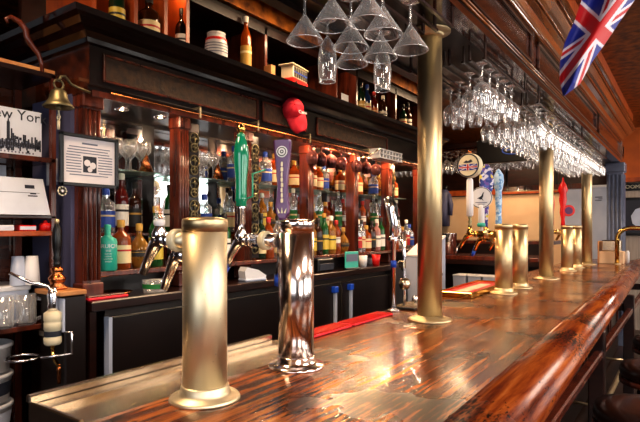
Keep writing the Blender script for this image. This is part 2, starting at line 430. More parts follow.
MB().lathe([(.01, 0), (.0135, .004), (.0135, .012), (.01, .016)], (-.143, -.012, .385), 14).build('ferrule', 'white', h)

t2 = tower(1.142, 'rosechrome', 'polished mirror-finish steel beer tower, second from the camera', 'rosechrome')
hp = faucet(t2, 0, -.03, .345, 'chrome', 'blue', shank=.15)
g = MB().lathe([(.013, 0), (.0165, .004), (.0155, .014), (.0185, .018), (.017, .026), (.0165, .05), (.0175, .085), (.0215, .125), (.0225, .15), (.02, .175), (.0145, .198), (.011, .2), (.013, .206), (.009, .212), (0, .214)], (hp.x, hp.y, hp.z+.055), 24)
gh = g.build('tap_handle', 'green', t2); gh['label'] = 'glossy green turned tap handle'
MB().lathe([(.009, 0), (.0125, .006), (.0115, .05), (.014, .057)], (hp.x, hp.y, hp.z), 18).build('ferrule', 'chrome', gh)
MB().lathe([(.004, 0), (.0105, .005), (.013, .013), (.0105, .021), (.004, .026), (0, .027)], (hp.x, hp.y, hp.z+.267), 18).build('ball_finial', 'polbrass', gh)
MB().tube([(hp.x+.012, hp.y, hp.z+.075), (hp.x+.026, hp.y+.02, hp.z+.085), (hp.x+.026, hp.y+.02, hp.z+.15), (hp.x+.04, hp.y+.06, hp.z+.165)], .0035, 8).build('side_arm', 'green', gh)
hp = faucet(t2, 0, .03, .30, 'chrome', 'blue', ang=-math.radians(36), shank=.19)
# purple flat paddle handle, tapered
n = Vector((.42, -.9, 0)).normalized(); xx = Vector((-n.y, n.x, 0))
def paddle(cx, prof, th):
    """prof: list of (z, halfwidth); flat-faced bar facing n with rounded back"""
    mb = MB(); v = []; f = []
    ring = [(-1, .6), (-.8, 1), (.8, 1), (1, .6), (1, -.6), (.8, -1), (-.8, -1), (-1, -.6)]
    for z, wd in prof:
        for a, b in ring: v.append(Vector(cx)+xx*wd*a+n*th*b*min(1, wd/.012)+Vector((0, 0, z)))
    k = len(ring)
    for i in range(len(prof)-1):
        for j in range(k):
            a = i*k+j; b = i*k+(j+1) % k; f.append((a, b, b+k, a+k))
    f.append(tuple(range(k))); f.append(tuple((len(prof)-1)*k+j for j in range(k)))
    return mb.add(v, f)
ph = paddle((hp.x, hp.y, hp.z+.05), [(0, .008), (.02, .012), (.035, .021), (.055, .0235), (.085, .019), (.12, .0165), (.17, .02), (.22, .026), (.262, .029), (.268, .027)], .011).build('tap_handle', 'purple', t2)
ph['label'] = 'purple paddle tap handle with round badge'
MB().lathe([(.008, 0), (.012, .006), (.009, .03), (.011, .052)], (hp.x, hp.y, hp.z), 14).build('ferrule', 'copper', ph)
MB().lathe([(.018, 0), (.018, .002)], seg=24).xf(face(Vector((hp.x, hp.y, hp.z+.28))+n*.011, n)).build('round_badge', 'white', ph)
bcp = Vector((hp.x, hp.y, hp.z+.28))
PB = (bcp, n, ph)
lm = MB()
for i in range(8):
    one = MB().box(-.004+.001*(i % 2), .004-.001*(i % 3), -.0055, .0055, 0, .0015).box(-.002, .002, -.0075, .0075, 0, .0012)
    one.xf(face(Vector((hp.x, hp.y, hp.z+.125+i*.0165))+n*.0112, n)); lm.add(one.v, one.f)
for sx in (-1, 0, 1):
    one = MB().prism([(-.003, 0), (.003, 0), (0, .018)], 0, .0015, 'z').xf(face(Vector((hp.x, hp.y, hp.z+.085))+n*.0112+xx*.009*sx, n, -sx*.35)); lm.add(one.v, one.f)
lm.build('lettering', 'cream', ph)

t3 = tower(3.11, 'brass', 'brass beer tower right of red drip tray with badge handles', 'brass')
t4 = tower(3.46, 'brass', 'brass beer tower just behind the one beside the red drip tray', 'brass')
t5 = tower(5.04, 'brass', 'brass beer tower just beyond the middle brass column, wider-looking of that pair', 'brass')
t6 = tower(5.5, 'brass', 'brass beer tower farthest along the bar beside the thinnest column', 'brass')
cn = Vector((.33, -.94, 0)); cl = Vector((-.82, -.57, 0))
nb = (cn*.85+cl*.5).normalized()
def badge(par, c, n, r, th, rim='white', fc='white'):
    b = MB().lathe([(r*.92, -th/2), (r, -th/2+.003), (r, th/2-.003), (r*.92, th/2)], seg=32).xf(face(c, n)).build('badge', rim, par)
    return b
def ringband(c, n, r0, r1, off, m, par, name='badge_ring'):
    v = []; f = []; k = 32
    for j in range(k):
        a = 2*PI*j/k; v += [(r0*math.cos(a), r0*math.sin(a), off), (r1*math.cos(a), r1*math.sin(a), off)]
    for j in range(k): f.append((2*j, 2*j+1, (2*j+3) % (2*k), (2*j+2) % (2*k)))
    return MB().add(v, f).xf(face(c, n)).build(name, m, par)
ringband(PB[0], PB[1], .0115, .0145, .0135, 'ink', PB[2]); ringband(PB[0], PB[1], .003, .006, .0135, 'ink', PB[2])
# white handle with flag badge
hp = faucet(t3, 0, -.035, .345, 'polbrass', None, 'brass', shank=.16)
w = MB().lathe([(.01, .06), (.02, .068), (.021, .14), (.019, .28), (.012, .29)], (hp.x, hp.y, hp.z), 24).build('tap_handle', 'white', t3); w['label'] = 'white cylindrical tap handle with round flag badge'
MB().lathe([(.01, 0), (.013, .008), (.007, .015), (.012, .03), (.007, .045), (.014, .06)], (hp.x, hp.y, hp.z), 14).build('ferrule', 'oldbrass', w)
MB().lathe([(.006, 0), (.011, .004), (.011, .018), (.005, .022)], (hp.x, hp.y, hp.z+.435), 14).build('finial', 'copper', w)
bc = Vector((hp.x, hp.y, hp.z+.365)); bd = badge(w, bc, nb, .072, .05, 'cream')
ringband(bc, nb, .062, .07, .0255, 'ink', w)
mm = face(bc+nb*.0256, nb)
fl = MB().box(-.058, .058, -.03, .006, 0, .001).xf(mm).build('flag_field', 'flagblue', w)
o = MB()
o.box(-.058, .058, -.018, -.006, 0, .002).box(-.009, .009, -.03, .006, 0, .002)
for s in (-1, 1): o.prism([(-.055, -.012-s*.016), (-.048, -.012-s*.018), (.055, -.012+s*.016), (.048, -.012+s*.018)], 0, .0016, 'z')
o.xf(mm).build('flag_cross', 'white', w)
MB().box(-.058, .058, -.015, -.009, 0, .0026).box(-.005, .005, -.03, .006, 0, .0026).xf(mm).build('flag_red_cross', 'flagred', w)
MB().prism([(-.03, .018), (-.01, .03), (.0, .024), (.02, .034), (.03, .02), (.012, .014), (-.012, .014)], 0, .0015, 'z').xf(mm).build('crest', 'ink', w)
# goose badge
hp = faucet(t3, 0, .03, .315, 'polbrass', 'blue', 'brass', ang=-math.radians(28), shank=.165)
w = MB().lathe([(.008, .0), (.012, .01), (.008, .03), (.019, .045), (.02, .15), (.016, .17)], (hp.x, hp.y, hp.z), 20).build('tap_handle', 'white', t3); w['label'] = 'white handle with round badge of a dark goose'
MB().lathe([(.022, 0), (.026, .012), (.022, .024)], (hp.x, hp.y, hp.z+.03), 18).build('teal_band', 'teal', w)
bc = Vector((hp.x, hp.y, hp.z+.21)); nb2 = (cn+cl*.1).normalized(); badge(w, bc, nb2, .066, .03, 'white')
mm = face(bc+nb2*.0155, nb2)
ringband(bc, nb2, .06, .064, .0155, 'ink', w)
MB().prism([(-.024, -.006), (-.008, .004), (.002, .012), (.01, .03), (.018, .034), (.014, .024), (.012, .006), (.006, -.004), (.016, -.022), (.004, -.01), (-.006, -.012), (-.012, -.006)], 0, .001, 'z').xf(mm).build('goose_emblem', 'ink', w)
MB().box(-.035, .035, -.032, -.028, 0, .001).box(-.02, .02, -.042, -.039, 0, .001).xf(mm).build('badge_lettering', 'greyink', w)
# colourful shield handle on t4, light blue handle on t4
def mixcol(name, cs, sc):
    m, nt, out = newmat(name); L = nt.links.new
    p = N(nt, 'ShaderNodeBsdfPrincipled'); p.inputs['Roughness'].default_value = .3
    tc = N(nt, 'ShaderNodeTexCoord'); vo = N(nt, 'ShaderNodeTexVoronoi'); vo.inputs['Scale'].default_value = sc
    L(tc.outputs['Object'], vo.inputs['Vector']); sp = N(nt, 'ShaderNodeSeparateColor'); L(vo.outputs['Color'], sp.inputs[0])
    cr = N(nt, 'ShaderNodeValToRGB'); cr.color_ramp.interpolation = 'CONSTANT'; e = cr.color_ramp.elements
    while len(e) < len(cs): e.new(.5)
    for i, c in enumerate(cs): e[i].position = i/len(cs); e[i].color = lin(c)+(1,)
    L(sp.outputs[0], cr.inputs[0]); L(cr.outputs[0], p.inputs['Base Color']); L(p.outputs[0], out.inputs[0]); return m
M['patch'] = mixcol('blue_yellow_pattern', ['4a5ab0', 'c8c8d8', 'd8c850', '6a4a9a', '2a3a8a'], 60)
M['bluepatch'] = mixcol('pale_blue_pattern', ['8ab4d8', 'b8d0e4', '6a98c8', 'a8c4dc'], 70)
hp = faucet(t4, 0, -.03, .345, 'polbrass', 'blue', 'brass', ang=math.radians(22), shank=.165)
w = paddle((hp.x-.0, hp.y, hp.z), [(.0, .007), (.08, .012), (.16, .016), (.2, .024), (.24, .038), (.30, .045), (.36, .036), (.39, .016), (.40, .004)], .012).build('tap_handle', 'patch', t4); w['label'] = 'blue and yellow patterned shield-top tap handle'
hp = faucet(t4, 0, .02, .315, 'polbrass', None, 'brass', shank=.11)
w = MB().lathe([(.01, 0), (.018, .02), (.021, .06), (.018, .12), (.022, .2), (.02, .26), (.028, .29), (.034, .33), (.03, .37), (.012, .4), (.004, .41)], (hp.x, hp.y, hp.z), 18).build('tap_handle', 'bluepatch', t4); w['label'] = 'pale blue mottled tap handle with bulged top'
# red handle
hp = faucet(t6, 0, 0, .345, 'polbrass', None, 'brass', shank=.09)
w = MB().lathe([(.01, 0), (.02, .02), (.016, .08), (.03, .14), (.024, .2), (.036, .26), (.03, .32), (.045, .36), (.03, .41), (.012, .44), (.006, .48)], (hp.x, hp.y, hp.z), 16).build('tap_handle', 'redpl', t6); w['label'] = 'bright red figure-shaped tap handle'
bc = Vector((hp.x+.05, hp.y, hp.z+.16)); badge(w, bc, cn, .055, .02, 'redpl'); 
MB().lathe([(.035, 0), (.035, .002)], seg=24).xf(face(bc+cn*.0105, cn)).build('badge_disc', 'purple', w)
hp = faucet(t5, 0, 0, .345, 'polbrass', None, 'brass', shank=.10)
MB().lathe([(.01, 0), (.02, .02), (.017, .1), (.026, .2), (.022, .28), (.008, .3)], (hp.x, hp.y, hp.z), 16).build('tap_handle', 'redpl', t5)

# ------------------------------------------------------------------ canopy over the bar
can = thing('bar_canopy', 'long moulded walnut canopy hanging above the bar on brass columns', 'canopy', (-.9, 3.7, SOF))
ci = Matrix.Translation((.9, -3.7, -SOF))
def cpart(mb, name, m): return mb.xf(ci).build(name, m, can)
Y0, Y1 = -.6, 7.62
cpart(MB().box(-1.2, -.74, Y0, Y1, SOF+.001, SOF+.04), 'soffit', 'blackwood')
# fascia profile (x outward, z)
fp = [(-.78, SOF+.0), (-.70, SOF), (-.70, SOF+.03), (-.715, SOF+.04), (-.70, SOF+.055), (-.715, SOF+.065), (-.715, SOF+.08), (-.78, SOF+.08)]
cpart(MB().prism(fp, Y0, Y1), 'lower_moulding', 'canopywood')
for z_, x_ in ((.046, -.698), (.074, -.706), (.285, -.69), (.345, -.63), (.40, -.57)):
    cpart(MB().tube([(x_, Y0, SOF+z_), (x_, Y1, SOF+z_)], .0055, 8), 'bead', 'litwood')  # bright moulding edges painted in as thin lighter beads
cpart(MB().box(-.78, -.725, Y0, Y1, SOF+.08, SOF+.29), 'fascia_board', 'canopywood')
cp = [(-.78, SOF+.27), (-.70, SOF+.27), (-.70, SOF+.29), (-.685, SOF+.30), (-.67, SOF+.325), (-.64, SOF+.335), (-.635, SOF+.35), (-.61, SOF+.36), (-.585, SOF+.385), (-.575, SOF+.41), (-.55, SOF+.415), (-.55, SOF+.44), (-.78, SOF+.44)]
cpart(MB().prism(cp, Y0, Y1), 'crown_moulding', 'litwood')
cpart(MB().box(-1.2, -.55, Y1, Y1+.03, SOF+.415, SOF+.44), 'end_crown', 'litwood')
cpart(MB().box(-1.2, -.70, Y1-.001, Y1+.02, SOF, SOF+.415), 'end_board', 'litwood')
cpart(MB().box(-1.22, -1.17, Y0, Y1, SOF-.02, SOF+.44), 'inner_fascia', 'blackwood')
cpart(MB().box(-1.2, -.58, Y0, Y1, SOF+.44, ZT-.001), 'riser_to_ceiling', 'orangewood')
for i in range(4):
    y = -1.7+i*2.45
    p = MB()
    for z in (SOF+.10, SOF+.25): p.box(-.726, -.708, max(y, Y0), y+2.3, z, z+.018, .004)
    for yy in (max(y, Y0), y+2.282): p.box(-.726, -.708, yy, yy+.018, SOF+.10, SOF+.268, .004)
    cpart(p, 'fascia_panel_frame', 'canopywood')
# beads as carved rope on lower moulding
# end column of the canopy, blue grey fluted
t = thing('fluted_pillar', 'blue-grey fluted square pillar holding up the far canopy end', 'pillar', (-.76, 7.5, 0))
MB().box(-.09, .09, -.09, .09, 0, SOF, .004).build('shaft', 'slate', t)
fl = MB()
for i in range(4):
    for z0, z1 in ((.2, SOF-.15),):
        fl.tube([(-.066+i*.044, -.09, z0), (-.066+i*.044, -.09, z1)], .013, 8); fl.tube([(.09, -.066+i*.044, z0), (.09, -.066+i*.044, z1)], .013, 8)
fl.build('fluting', 'slate', t)
MB().box(-.11, .11, -.11, .11, SOF-.12, SOF-.001, .01).build('capital', 'slate', t)

# ------------------------------------------------------------------ glasses hanging
def mesh_glass(kind, seg=24, m='rackglass'):
    if kind == 'martini':
        pr = [(.0565, 0), (.0578, .0015), (.057, .004), (.05, .015), (.03, .045), (.010, .075), (.0045, .085), (.0035, .10), (.0035, .148), (.006, .155), (.03, .160), (.036, .162), (.035, .164), (.0, .165)]
    elif kind == 'flute':
        pr = [(.029, 0), (.030, .002), (.0295, .005), (.033, .05), (.033, .09), (.026, .13), (.012, .15), (.004, .16), (.0035, .2), (.007, .212), (.028, .218), (.032, .22), (0, .222)]
    elif kind == 'wine':
        pr = [(.031, 0), (.0325, .002), (.033, .006), (.0395, .04), (.041, .06), (.036, .085), (.02, .102), (.006, .11), (.0045, .13), (.0045, .165), (.007, .178), (.012, .185), (.03, .19), (.034, .192), (0, .194)]
    elif kind == 'balloon':
        pr = [(.03, 0), (.038, .02), (.045, .05), (.042, .075), (.025, .095), (.006, .1), (.005, .13), (.03, .14), (0, .142)]
    return MB().lathe(pr, seg=seg, cap=False).mesh(kind, m)
M['rim'] = glassmat('rim_highlight_glass', 'ffffff', 'ffffff', base=.75)  # highlight along the glass rims put into a whiter, denser material
RIM = {}
for kk, rr_, zz in (('martini', .0572, .001), ('flute', .0297, .001)):
    RIM[kk] = MB().tube([(rr_*math.cos(a*PI/16), rr_*math.sin(a*PI/16), zz) for a in range(33)], .0011, 6, cap=False).mesh('rim', 'rim')
G = {'martini': mesh_glass('martini', 32, 'glass'), 'flute': mesh_glass('flute', 28, 'glass'), 'wine': mesh_glass('wine', 16), 'balloon': mesh_glass('balloon', 18, 'smoke')}
def rack(y0, y1, xs, lab):
    t = thing('glass_rack', lab, 'glass rack', (-.87, (y0+y1)/2, SOF), 0, 'glass racks under the canopy')
    for x in xs:
        for s in (-1, 1):
            MB().box(x+s*.03-.006+.87, x+s*.03+.006+.87, -(y1-y0)/2, (y1-y0)/2, -.075, -.066).box(x+s*.034-.003+.87, x+s*.034+.003+.87, -(y1-y0)/2, -(y1-y0)/2+.02, -.067, 0).box(x+s*.034-.003+.87, x+s*.034+.003+.87, (y1-y0)/2-.02, (y1-y0)/2, -.067, 0).build('rail', 'darkwood', t)
    return t
xs1 = [-.745, -.86, -.975]
rack(.95, 1.86, xs1, 'first glass rack, dark rails above the hanging cocktail glasses')
mart = [(304.8, 39, 'leftmost low one'), (332, 23.5, 'second from left, high up'), (368.6, 20, 'largest, highest and cut by the top of the picture'), (350.9, 45.6, 'in the middle of the cluster, above the smallest one'), (351.7, 62.5, 'smallest and lowest, centre of the cluster'), (383, 32, 'partly behind the highest one, right of centre'), (380.3, 56, 'low, directly above the right flute'), (410.3, 48, 'rightmost, nearest the wide brass column')]
for px, py, l in mart:
    p = atZ(px, py, 2.035)
    x = min(xs1, key=lambda q: abs(q-p.x))
    g_ = inst(G['martini'], 'martini_glass', None, (p.x, p.y, 2.026)); inst(RIM['martini'], 'rim', g_)
    tag(g_, 'upside-down cone-shaped cocktail glass, '+l, 'glass', 'hanging cocktail glasses')
for px, py, l in [(327.4, 82, 'left flute, hanging just below the second cocktail glass'), (382.4, 91, 'right flute, hanging lowest of the near cluster')]:
    p = atZ(px, py, 1.968)
    g_ = inst(G['flute'], 'champagne_flute', None, (p.x, p.y, 1.968)); inst(RIM['flute'], 'rim', g_)
    tag(g_, 'upside-down tall champagne glass, '+l, 'glass', 'hanging flutes')
xs2 = [-.765, -.86, -.955, -1.05]
for (ya, yb, sp, nm) in [(2.36, 2.92, .115, 'just right of the widest brass column'), (3.35, 4.75, .125, 'in front of the middle brass column'), (4.9, 6.3, .135, 'beyond the middle brass column')]:
    rack(ya-.08, yb+.06, xs2, 'glass rack, wood rails holding wine glasses '+nm)
    y = ya
    while y <= yb:
        for ix, x in enumerate(xs2):
            if abs(y-4.18) < .09 and abs(x+.877) < .1 or abs(y-6.07) < .09 and abs(x+.877) < .1: continue
            if ya < 3 and ix > (y-2.3)/.11: continue
            tag(inst(G['wine'], 'wine_glass', None, (x+R.uniform(-.006, .006), y+R.uniform(-.008, .008), 2.0), (0, 0, R.uniform(0, 6))), 'upside-down stemmed wine glass hanging in the rack '+nm, 'glass', 'wine glasses hanging '+nm)
        y += sp
# foot knobs are parts of the glasses

# ------------------------------------------------------------------ back bar
bb = thing('back_bar', 'dark carved mahogany back bar with mirrors and heavy cornice', 'back bar', (-2.35, 3.1, 0))
bi = Matrix.Translation((2.35, -3.1, 0))
def k(mb, name, m, par=None): return mb.xf(bi).build(name, m, par or bb)
CT = 1.135
BY0, BY1 = 1.3, 5.0
k(MB().box(-2.60, -2.08, 1.27, 4.2, CT-.045, CT, .006), 'counter_top', 'darkwood')
k(MB().box(-2.60, -2.2, 4.2, BY1, CT-.045, CT, .006), 'counter_top', 'darkwood')
# fridges below
cab = MB().box(-2.58, -2.13, 1.36, 4.22, .08, CT-.046); k(cab, 'cabinet_carcass', 'blackpanel')
# rounded end panel
arc = [(4.0, .1)]+[(4.2, .1)]+[(4.3, .1), (4.31, .85)]+[(4.31-.22*(1-math.cos(math.radians(a))), .87+.24*math.sin(math.radians(a))) for a in range(10, 91, 10)]+[(4.0, 1.105)]
k(MB().prism(arc, -2.13, -2.075, 'x'), 'rounded_end_panel', 'blackpanel')
seams = [1.36, 1.98, 2.62, 3.25, 4.0]
for i in range(4):
    dd = k(MB().box(-2.13, -2.10, seams[i]+.012, seams[i+1]-.006, .16, CT-.085, .003), 'fridge_door', 'blackpanel')
    k(MB().box(-2.108, -2.094, seams[i]+.006, seams[i+1]-.003, CT-.085, CT-.078), 'edge_trim', 'steel')
k(MB().box(-2.13, -2.092, 1.355, 1.372, .1, CT-.08), 'corner_trim', 'greypanel')
k(MB().box(-2.13, -2.095, 3.245, 3.257, .14, CT-.08), 'corner_trim', 'steel')
for px in (335, 350.5):
    p = atX(px, 300, -2.09)
    hd = k(MB().box(-2.10, -2.075, p.y-.012, p.y+.012, .72, 1.005, .005), 'door_handle', 'greypanel')
    k(MB().box(-2.105, -2.068, p.y-.03, p.y+.018, .985, 1.03, .004), 'latch', 'blue', )
# riser and tiers
k(MB().box(-2.58, -2.2, BY0, BY1, 1.225, 1.25, .004), 'lower_shelf', 'redwood')
k(MB().box(-2.58, -2.34, BY0, BY1, CT, 1.225), 'shelf_riser', 'blackwood')
k(MB().box(-2.56, -2.37, BY0+.1, BY1, 1.408, 1.425, .003), 'second_shelf', 'redwood')
for y in (1.46, 1.9, 2.4, 3.06, 3.69, 4.29, 4.9): k(MB().box(-2.55, -2.39, y-.01, y+.01, 1.25, 1.408), 'shelf_support', 'redwood')
# mirrors
k(MB().box(-2.60, -2.57, BY0, BY1, CT, 2.3), 'back_board', 'blackwood')
ps = [1.335, 1.90, 2.40, 3.06, 3.69, 4.29]
pe = ps+[4.95]
for i in range(6):
    a, b = pe[i]+.05, pe[i+1]-.03
    k(MB().box(-2.57, -2.562, a, (a+b)/2-.002, 1.26, 2.03), 'mirror_pane', 'mirror'); k(MB().box(-2.57, -2.562, (a+b)/2+.002, b, 1.26, 2.03), 'mirror_pane', 'mirror')
    k(MB().box(-2.562, -2.556, (a+b)/2-.006, (a+b)/2+.006, 1.26, 2.03), 'mirror_bead', 'steel')
def pilaster(y, carved, wd=.075, XF=-2.24):
    o = MB().box(XF-.075, XF, y-wd/2, y+wd/2, CT, 2.05)
    for j in range(4): o.tube([(XF, y-wd/2+wd*(j+.5)/4, CT+.08), (XF, y-wd/2+wd*(j+.5)/4, 1.98)], wd/10, 8)
    o.box(XF-.08, XF+.016, y-wd/2-.008, y+wd/2+.008, CT, CT+.07, .006).box(XF-.08, XF+.016, y-wd/2-.008, y+wd/2+.008, 1.985, 2.05, .006)
    p = k(o, 'pilaster', 'redwood')
    if carved:
        k(MB().box(-2.31, -2.255, y+wd/2+.008, y+wd/2+.085, 1.26, 2.03), 'carved_panel', 'blackwood')
        z = 1.32; i = 0; cm = MB()
        while z < 1.98:
            yc = y+wd/2+.046
            r = .033 if i % 2 == 0 else .024
            pts = [(-2.25, yc+r*math.cos(a*PI/8), z+r*math.sin(a*PI/8)) for a in range(17)]
            cm.tube(pts, .0045, 6)
            cm.tube([(-2.25, yc-r*.7, z), (-2.246, yc, z+r*.3), (-2.25, yc+r*.7, z)], .004, 5)
            cm.tube([(-2.25, yc, z-r*.8), (-2.246, yc+r*.2, z), (-2.25, yc, z+r*.8)], .004, 5)
            cm.lathe([(0, -.004), (.007, 0), (0, .004)], (-2.247, yc, z), 8, 'x')
            z += r*1.9+ .012 if i % 2 == 0 else r*2.1; i += 1
        k(cm, 'carving', 'oldbrass')
for i, y in enumerate(ps): pilaster(y, i in (1, 2, 5), .085 if i == 0 else .07, -2.19 if i == 0 else -2.24)
pilaster(4.97, False)
# end panel (faces the left)
k(MB().box(-2.60, -2.26, 1.275, 1.295, 1.09, 2.05), 'end_panel', 'bluepaint')
k(MB().box(-2.60, -2.1, 1.27, 1.3, .05, 1.09), 'end_base_panel', 'darkwood')
# glass shelves
for i in range(6):
    a, b = pe[i]+.045, pe[i+1]-.04
    k(MB().box(-2.55, -2.38, a, b, 1.745, 1.751), 'glass_shelf', 'shelfglass')
# bay ceiling
k(MB().box(-2.58, -2.12, BY0, BY1, 2.045, 2.06), 'bay_ceiling', 'darkwood')
# cornice
zc0, zc1 = 2.043, 2.339
prof = [(-2.60, zc0), (-2.10, zc0), (-2.095, zc0+.012), (-2.105, zc0+.022), (-2.12, zc0+.03), (-2.12, zc0+.2), (-2.10, zc0+.205), (-2.095, zc0+.222), (-2.07, zc0+.24), (-2.03, zc0+.25), (-2.01, zc0+.27), (-1.98, zc0+.275), (-1.97, zc1), (-2.60, zc1)]
offs = [(0, .0), (.02, .0), (.025, .012), (.015, .022), (0, .03), (0, .2), (.02, .205), (.025, .222), (.05, .24), (.09, .25), (.11, .27), (.14, .275), (.15, zc1-zc0), (-.3, zc1-zc0), (-.3, 0)]
def sweep(pts, legs):
    v = []; f = []
    n = len(pts)
    for o_, dz in pts:
        if legs == 'front': v += [(-2.12+o_, BY1+.05, zc0+dz), (-2.12+o_, 1.28-o_, zc0+dz)]
        else: v += [(-2.12+o_, 1.28-o_, zc0+dz), (-3.0, 1.28-o_, zc0+dz)]
    for i in range(n):
        j = (i+1) % n
        f.append((2*i, 2*i+1, 2*j+1, 2*j))
    return MB().add(v, f)
k(sweep(offs, 'front'), 'cornice', 'blackwood')
k(sweep(offs[5:13]+[(-.02, zc1-zc0), (-.02, .2)], 'side'), 'cornice_return', 'glossblack')
k(sweep([(0, 0), (0, .2), (-.02, .2), (-.02, 0)], 'side'), 'return_frieze', 'canopywood')
k(MB().box(-2.11, -2.098, 1.28, BY1, zc0-.024, zc0+.002), 'bottom_bead', 'redwood')
for (pa, pb) in ((105, 256), (263, 305), (317, 386)):
    ya, yb = atX(pa, 100, -2.12).y, atX(pb, 100, -2.12).y
    k(MB().box(-2.122, -2.117, ya, yb, zc0+.06, zc0+.165), 'inset_panel', 'panelgold')
    f_ = MB()
    for z in (zc0+.05, zc0+.165): f_.box(-2.12, -2.107, ya-.012, yb+.012, z, z+.012, .003)
    for y in (ya-.012, yb): f_.box(-2.12, -2.107, y, y+.012, zc0+.05, zc0+.177, .003)
    k(f_, 'panel_frame', 'redwood')
# brass gallery rod
o = MB().tube([(-2.06, 1.34, 2.035), (-2.06, 4.95, 2.035)], .006, 8)
k(o, 'gallery_rod', 'copper')
for px in (200, 258, 310, 369):
    p = atX(px, 150, -2.06); k(MB().box(-2.066, -2.054, p.y-.006, p.y+.006, 2.015, 2.075, .002).box(-2.12, -2.054, p.y-.004, p.y+.004, 2.065, 2.073), 'rod_bracket', 'brass')
# recessed lamps in the bays
for i, px in enumerate((122, 158, 225)):
    pass
lampys = [1.56, 1.79]
for i, y in enumerate(lampys):
    k(MB().lathe([(.03, .012), (.034, 0), (.026, -.004), (.022, .004)], (-2.3, y, 2.036), 18, cap=False), 'lamp_ring', 'chrome')
    k(MB().lathe([(.0, -.001), (.008, .0), (.009, .004), (0, .006)], (-2.3, y, 2.034), 12), 'lamp_bulb', 'bulb')
# upper open compartments above the cornice
UX0, UX1 = -2.55, -2.16
k(MB().box(UX0-.03, UX0, 1.2, BY1, zc1, 2.72), 'upper_back_board', 'darkwood')
k(MB().box(UX0, UX1, 1.2, BY1, 2.70, 2.725), 'upper_top_board', 'blackwood')
divs = [atX(q, 30, UX1).y for q in (94, 136, 166, 188, 266, 337, 357, 396)]+[BY1-.02]
for i, y in enumerate(divs): k(MB().box(UX0, UX1, y-.011, y+.011, zc1, 2.70), 'divider', 'orangewood' if i < 4 else 'redwood')  # lit dividers painted orange, unlit ones darker: light kept in the colour
k(MB().box(UX0, UX1+.03, 1.2, BY1, 2.725, ZT), 'top_frieze', 'tin')

# ------------------------------------------------------------------ bottles
BP = {
 'spirit': [(.0, 0), (.034, .0), (.037, .006), (.037, .17), (.034, .19), (.017, .215), (.0135, .225), (.0135, .27), (.0155, .272), (.0155, .28)],
 'wine': [(.0, 0), (.034, .0), (.0375, .006), (.0375, .19), (.033, .215), (.018, .24), (.0145, .25), (.0145, .305), (.016, .307), (.016, .315)],
 'squat': [(.0, 0), (.042, .0), (.046, .006), (.046, .14), (.042, .155), (.018, .175), (.015, .185), (.015, .215), (.017, .217), (.017, .225)],
 'slim': [(.0, 0), (.028, .0), (.030, .006), (.030, .2), (.026, .225), (.013, .26), (.0115, .27), (.0115, .31), (.0135, .312), (.0135, .32)],
 'bell': [(.0, 0), (.036, .0), (.041, .01), (.036, .08), (.03, .14), (.038, .17), (.03, .2), (.015, .225), (.0135, .26), (.0155, .262), (.0155, .27)],
 'round': [(.0, 0), (.03, .0), (.045, .03), (.05, .07), (.045, .11), (.025, .14), (.014, .155), (.013, .2), (.0155, .202), (.0155, .21)],
}
LQ = {'green': ('1f5a28', .35), 'amber': ('a04a14', .5), 'brown': ('3a1a0c', .3), 'clear': None, 'red': ('601410', .3), 'dark green': ('12301c', .2), 'gold': ('a87830', .55), 'blue': ('20386a', .4), 'pink': ('c09088', .5), 'black': ('0c0808', .1)}
for n_, v_ in LQ.items(): M['lq_'+n_] = glassmat('clear_bottle_glass', 'e8f0ee', 'f4f4f8', base=.22) if v_ is None else liquidmat(n_.replace(' ', '_')+'_bottle_glass', v_[0], v_[1])
LC = {'white': 'e0dcd2', 'cream': 'd8c698', 'red': 'b02020', 'black': '181414', 'gold': 'b08a3a', 'green': '2a7a3a', 'orange': 'b85a24', 'yellow': 'c8b048', 'blue': '2a4aa0'}
for n_, v_ in LC.items(): M['lb_'+n_] = mat(n_+'_paper_label', v_, .5, 0, v_, 5)
cache = {}
def bmesh_(key, f):
    if key not in cache: cache[key] = f()
    return cache[key]
def bottle(shape, gl, lab, capc, loc, text_, group, s=1.0, cat='bottle', rz=0):
    pr = BP[shape]
    me = bmesh_(('b', shape, gl), lambda: MB().lathe(pr, seg=18, cap=False).mesh('bottle', 'lq_'+gl))
    o = inst(me, 'liquor_bottle', None, loc, (0, 0, rz), (s, s, s)); tag(o, text_, cat, group)
    rm = max(p[0] for p in pr[:5]); top = pr[-1][1]
    hi = pr[3][1]*.8
    if shape == 'round': hi = .09; rl = .05
    rl = rm+.0008
    if shape == 'bell': z0, z1, rl = .085, .135, .036
    elif shape == 'round': z0, z1 = .055, .085
    else: z0, z1 = hi*.25, hi
    lm_ = bmesh_(('l', shape, lab), lambda: MB().lathe([(rl, z0), (rl, z1)], seg=18, cap=False).mesh('label_band', 'lb_'+lab))
    c = inst(lm_, 'paper_label', o)
    # a dark print line on the label
    pm_ = bmesh_(('p', shape, lab), lambda: MB().lathe([(rl+.0006, z0+(z1-z0)*.66), (rl+.0006, z0+(z1-z0)*.76)], seg=18, cap=False).mesh('label_print', 'lb_'+('gold' if lab == 'black' else 'black' if lab in ('white', 'yellow') else 'red' if lab == 'cream' else 'cream')))
    inst(pm_, 'label_print', c)
    cr = pr[-1][0]
    cm_ = bmesh_(('c', shape, capc), lambda: MB().lathe([(cr+.001, top-.03), (cr+.0012, top+.003), (cr*.6, top+.006), (0, top+.006)], seg=14, cap=False).mesh('cap', 'lb_'+capc))
    inst(cm_, 'bottle_cap', o)
    return o
bays = ['the left mirror bay', 'the second mirror bay, left of the green tap handle', 'the third bay, behind the purple tap handle', 'the fourth bay, left of the chrome dispenser', 'the fifth bay, behind the chrome dispenser', 'the last bay, beside the widest brass column']
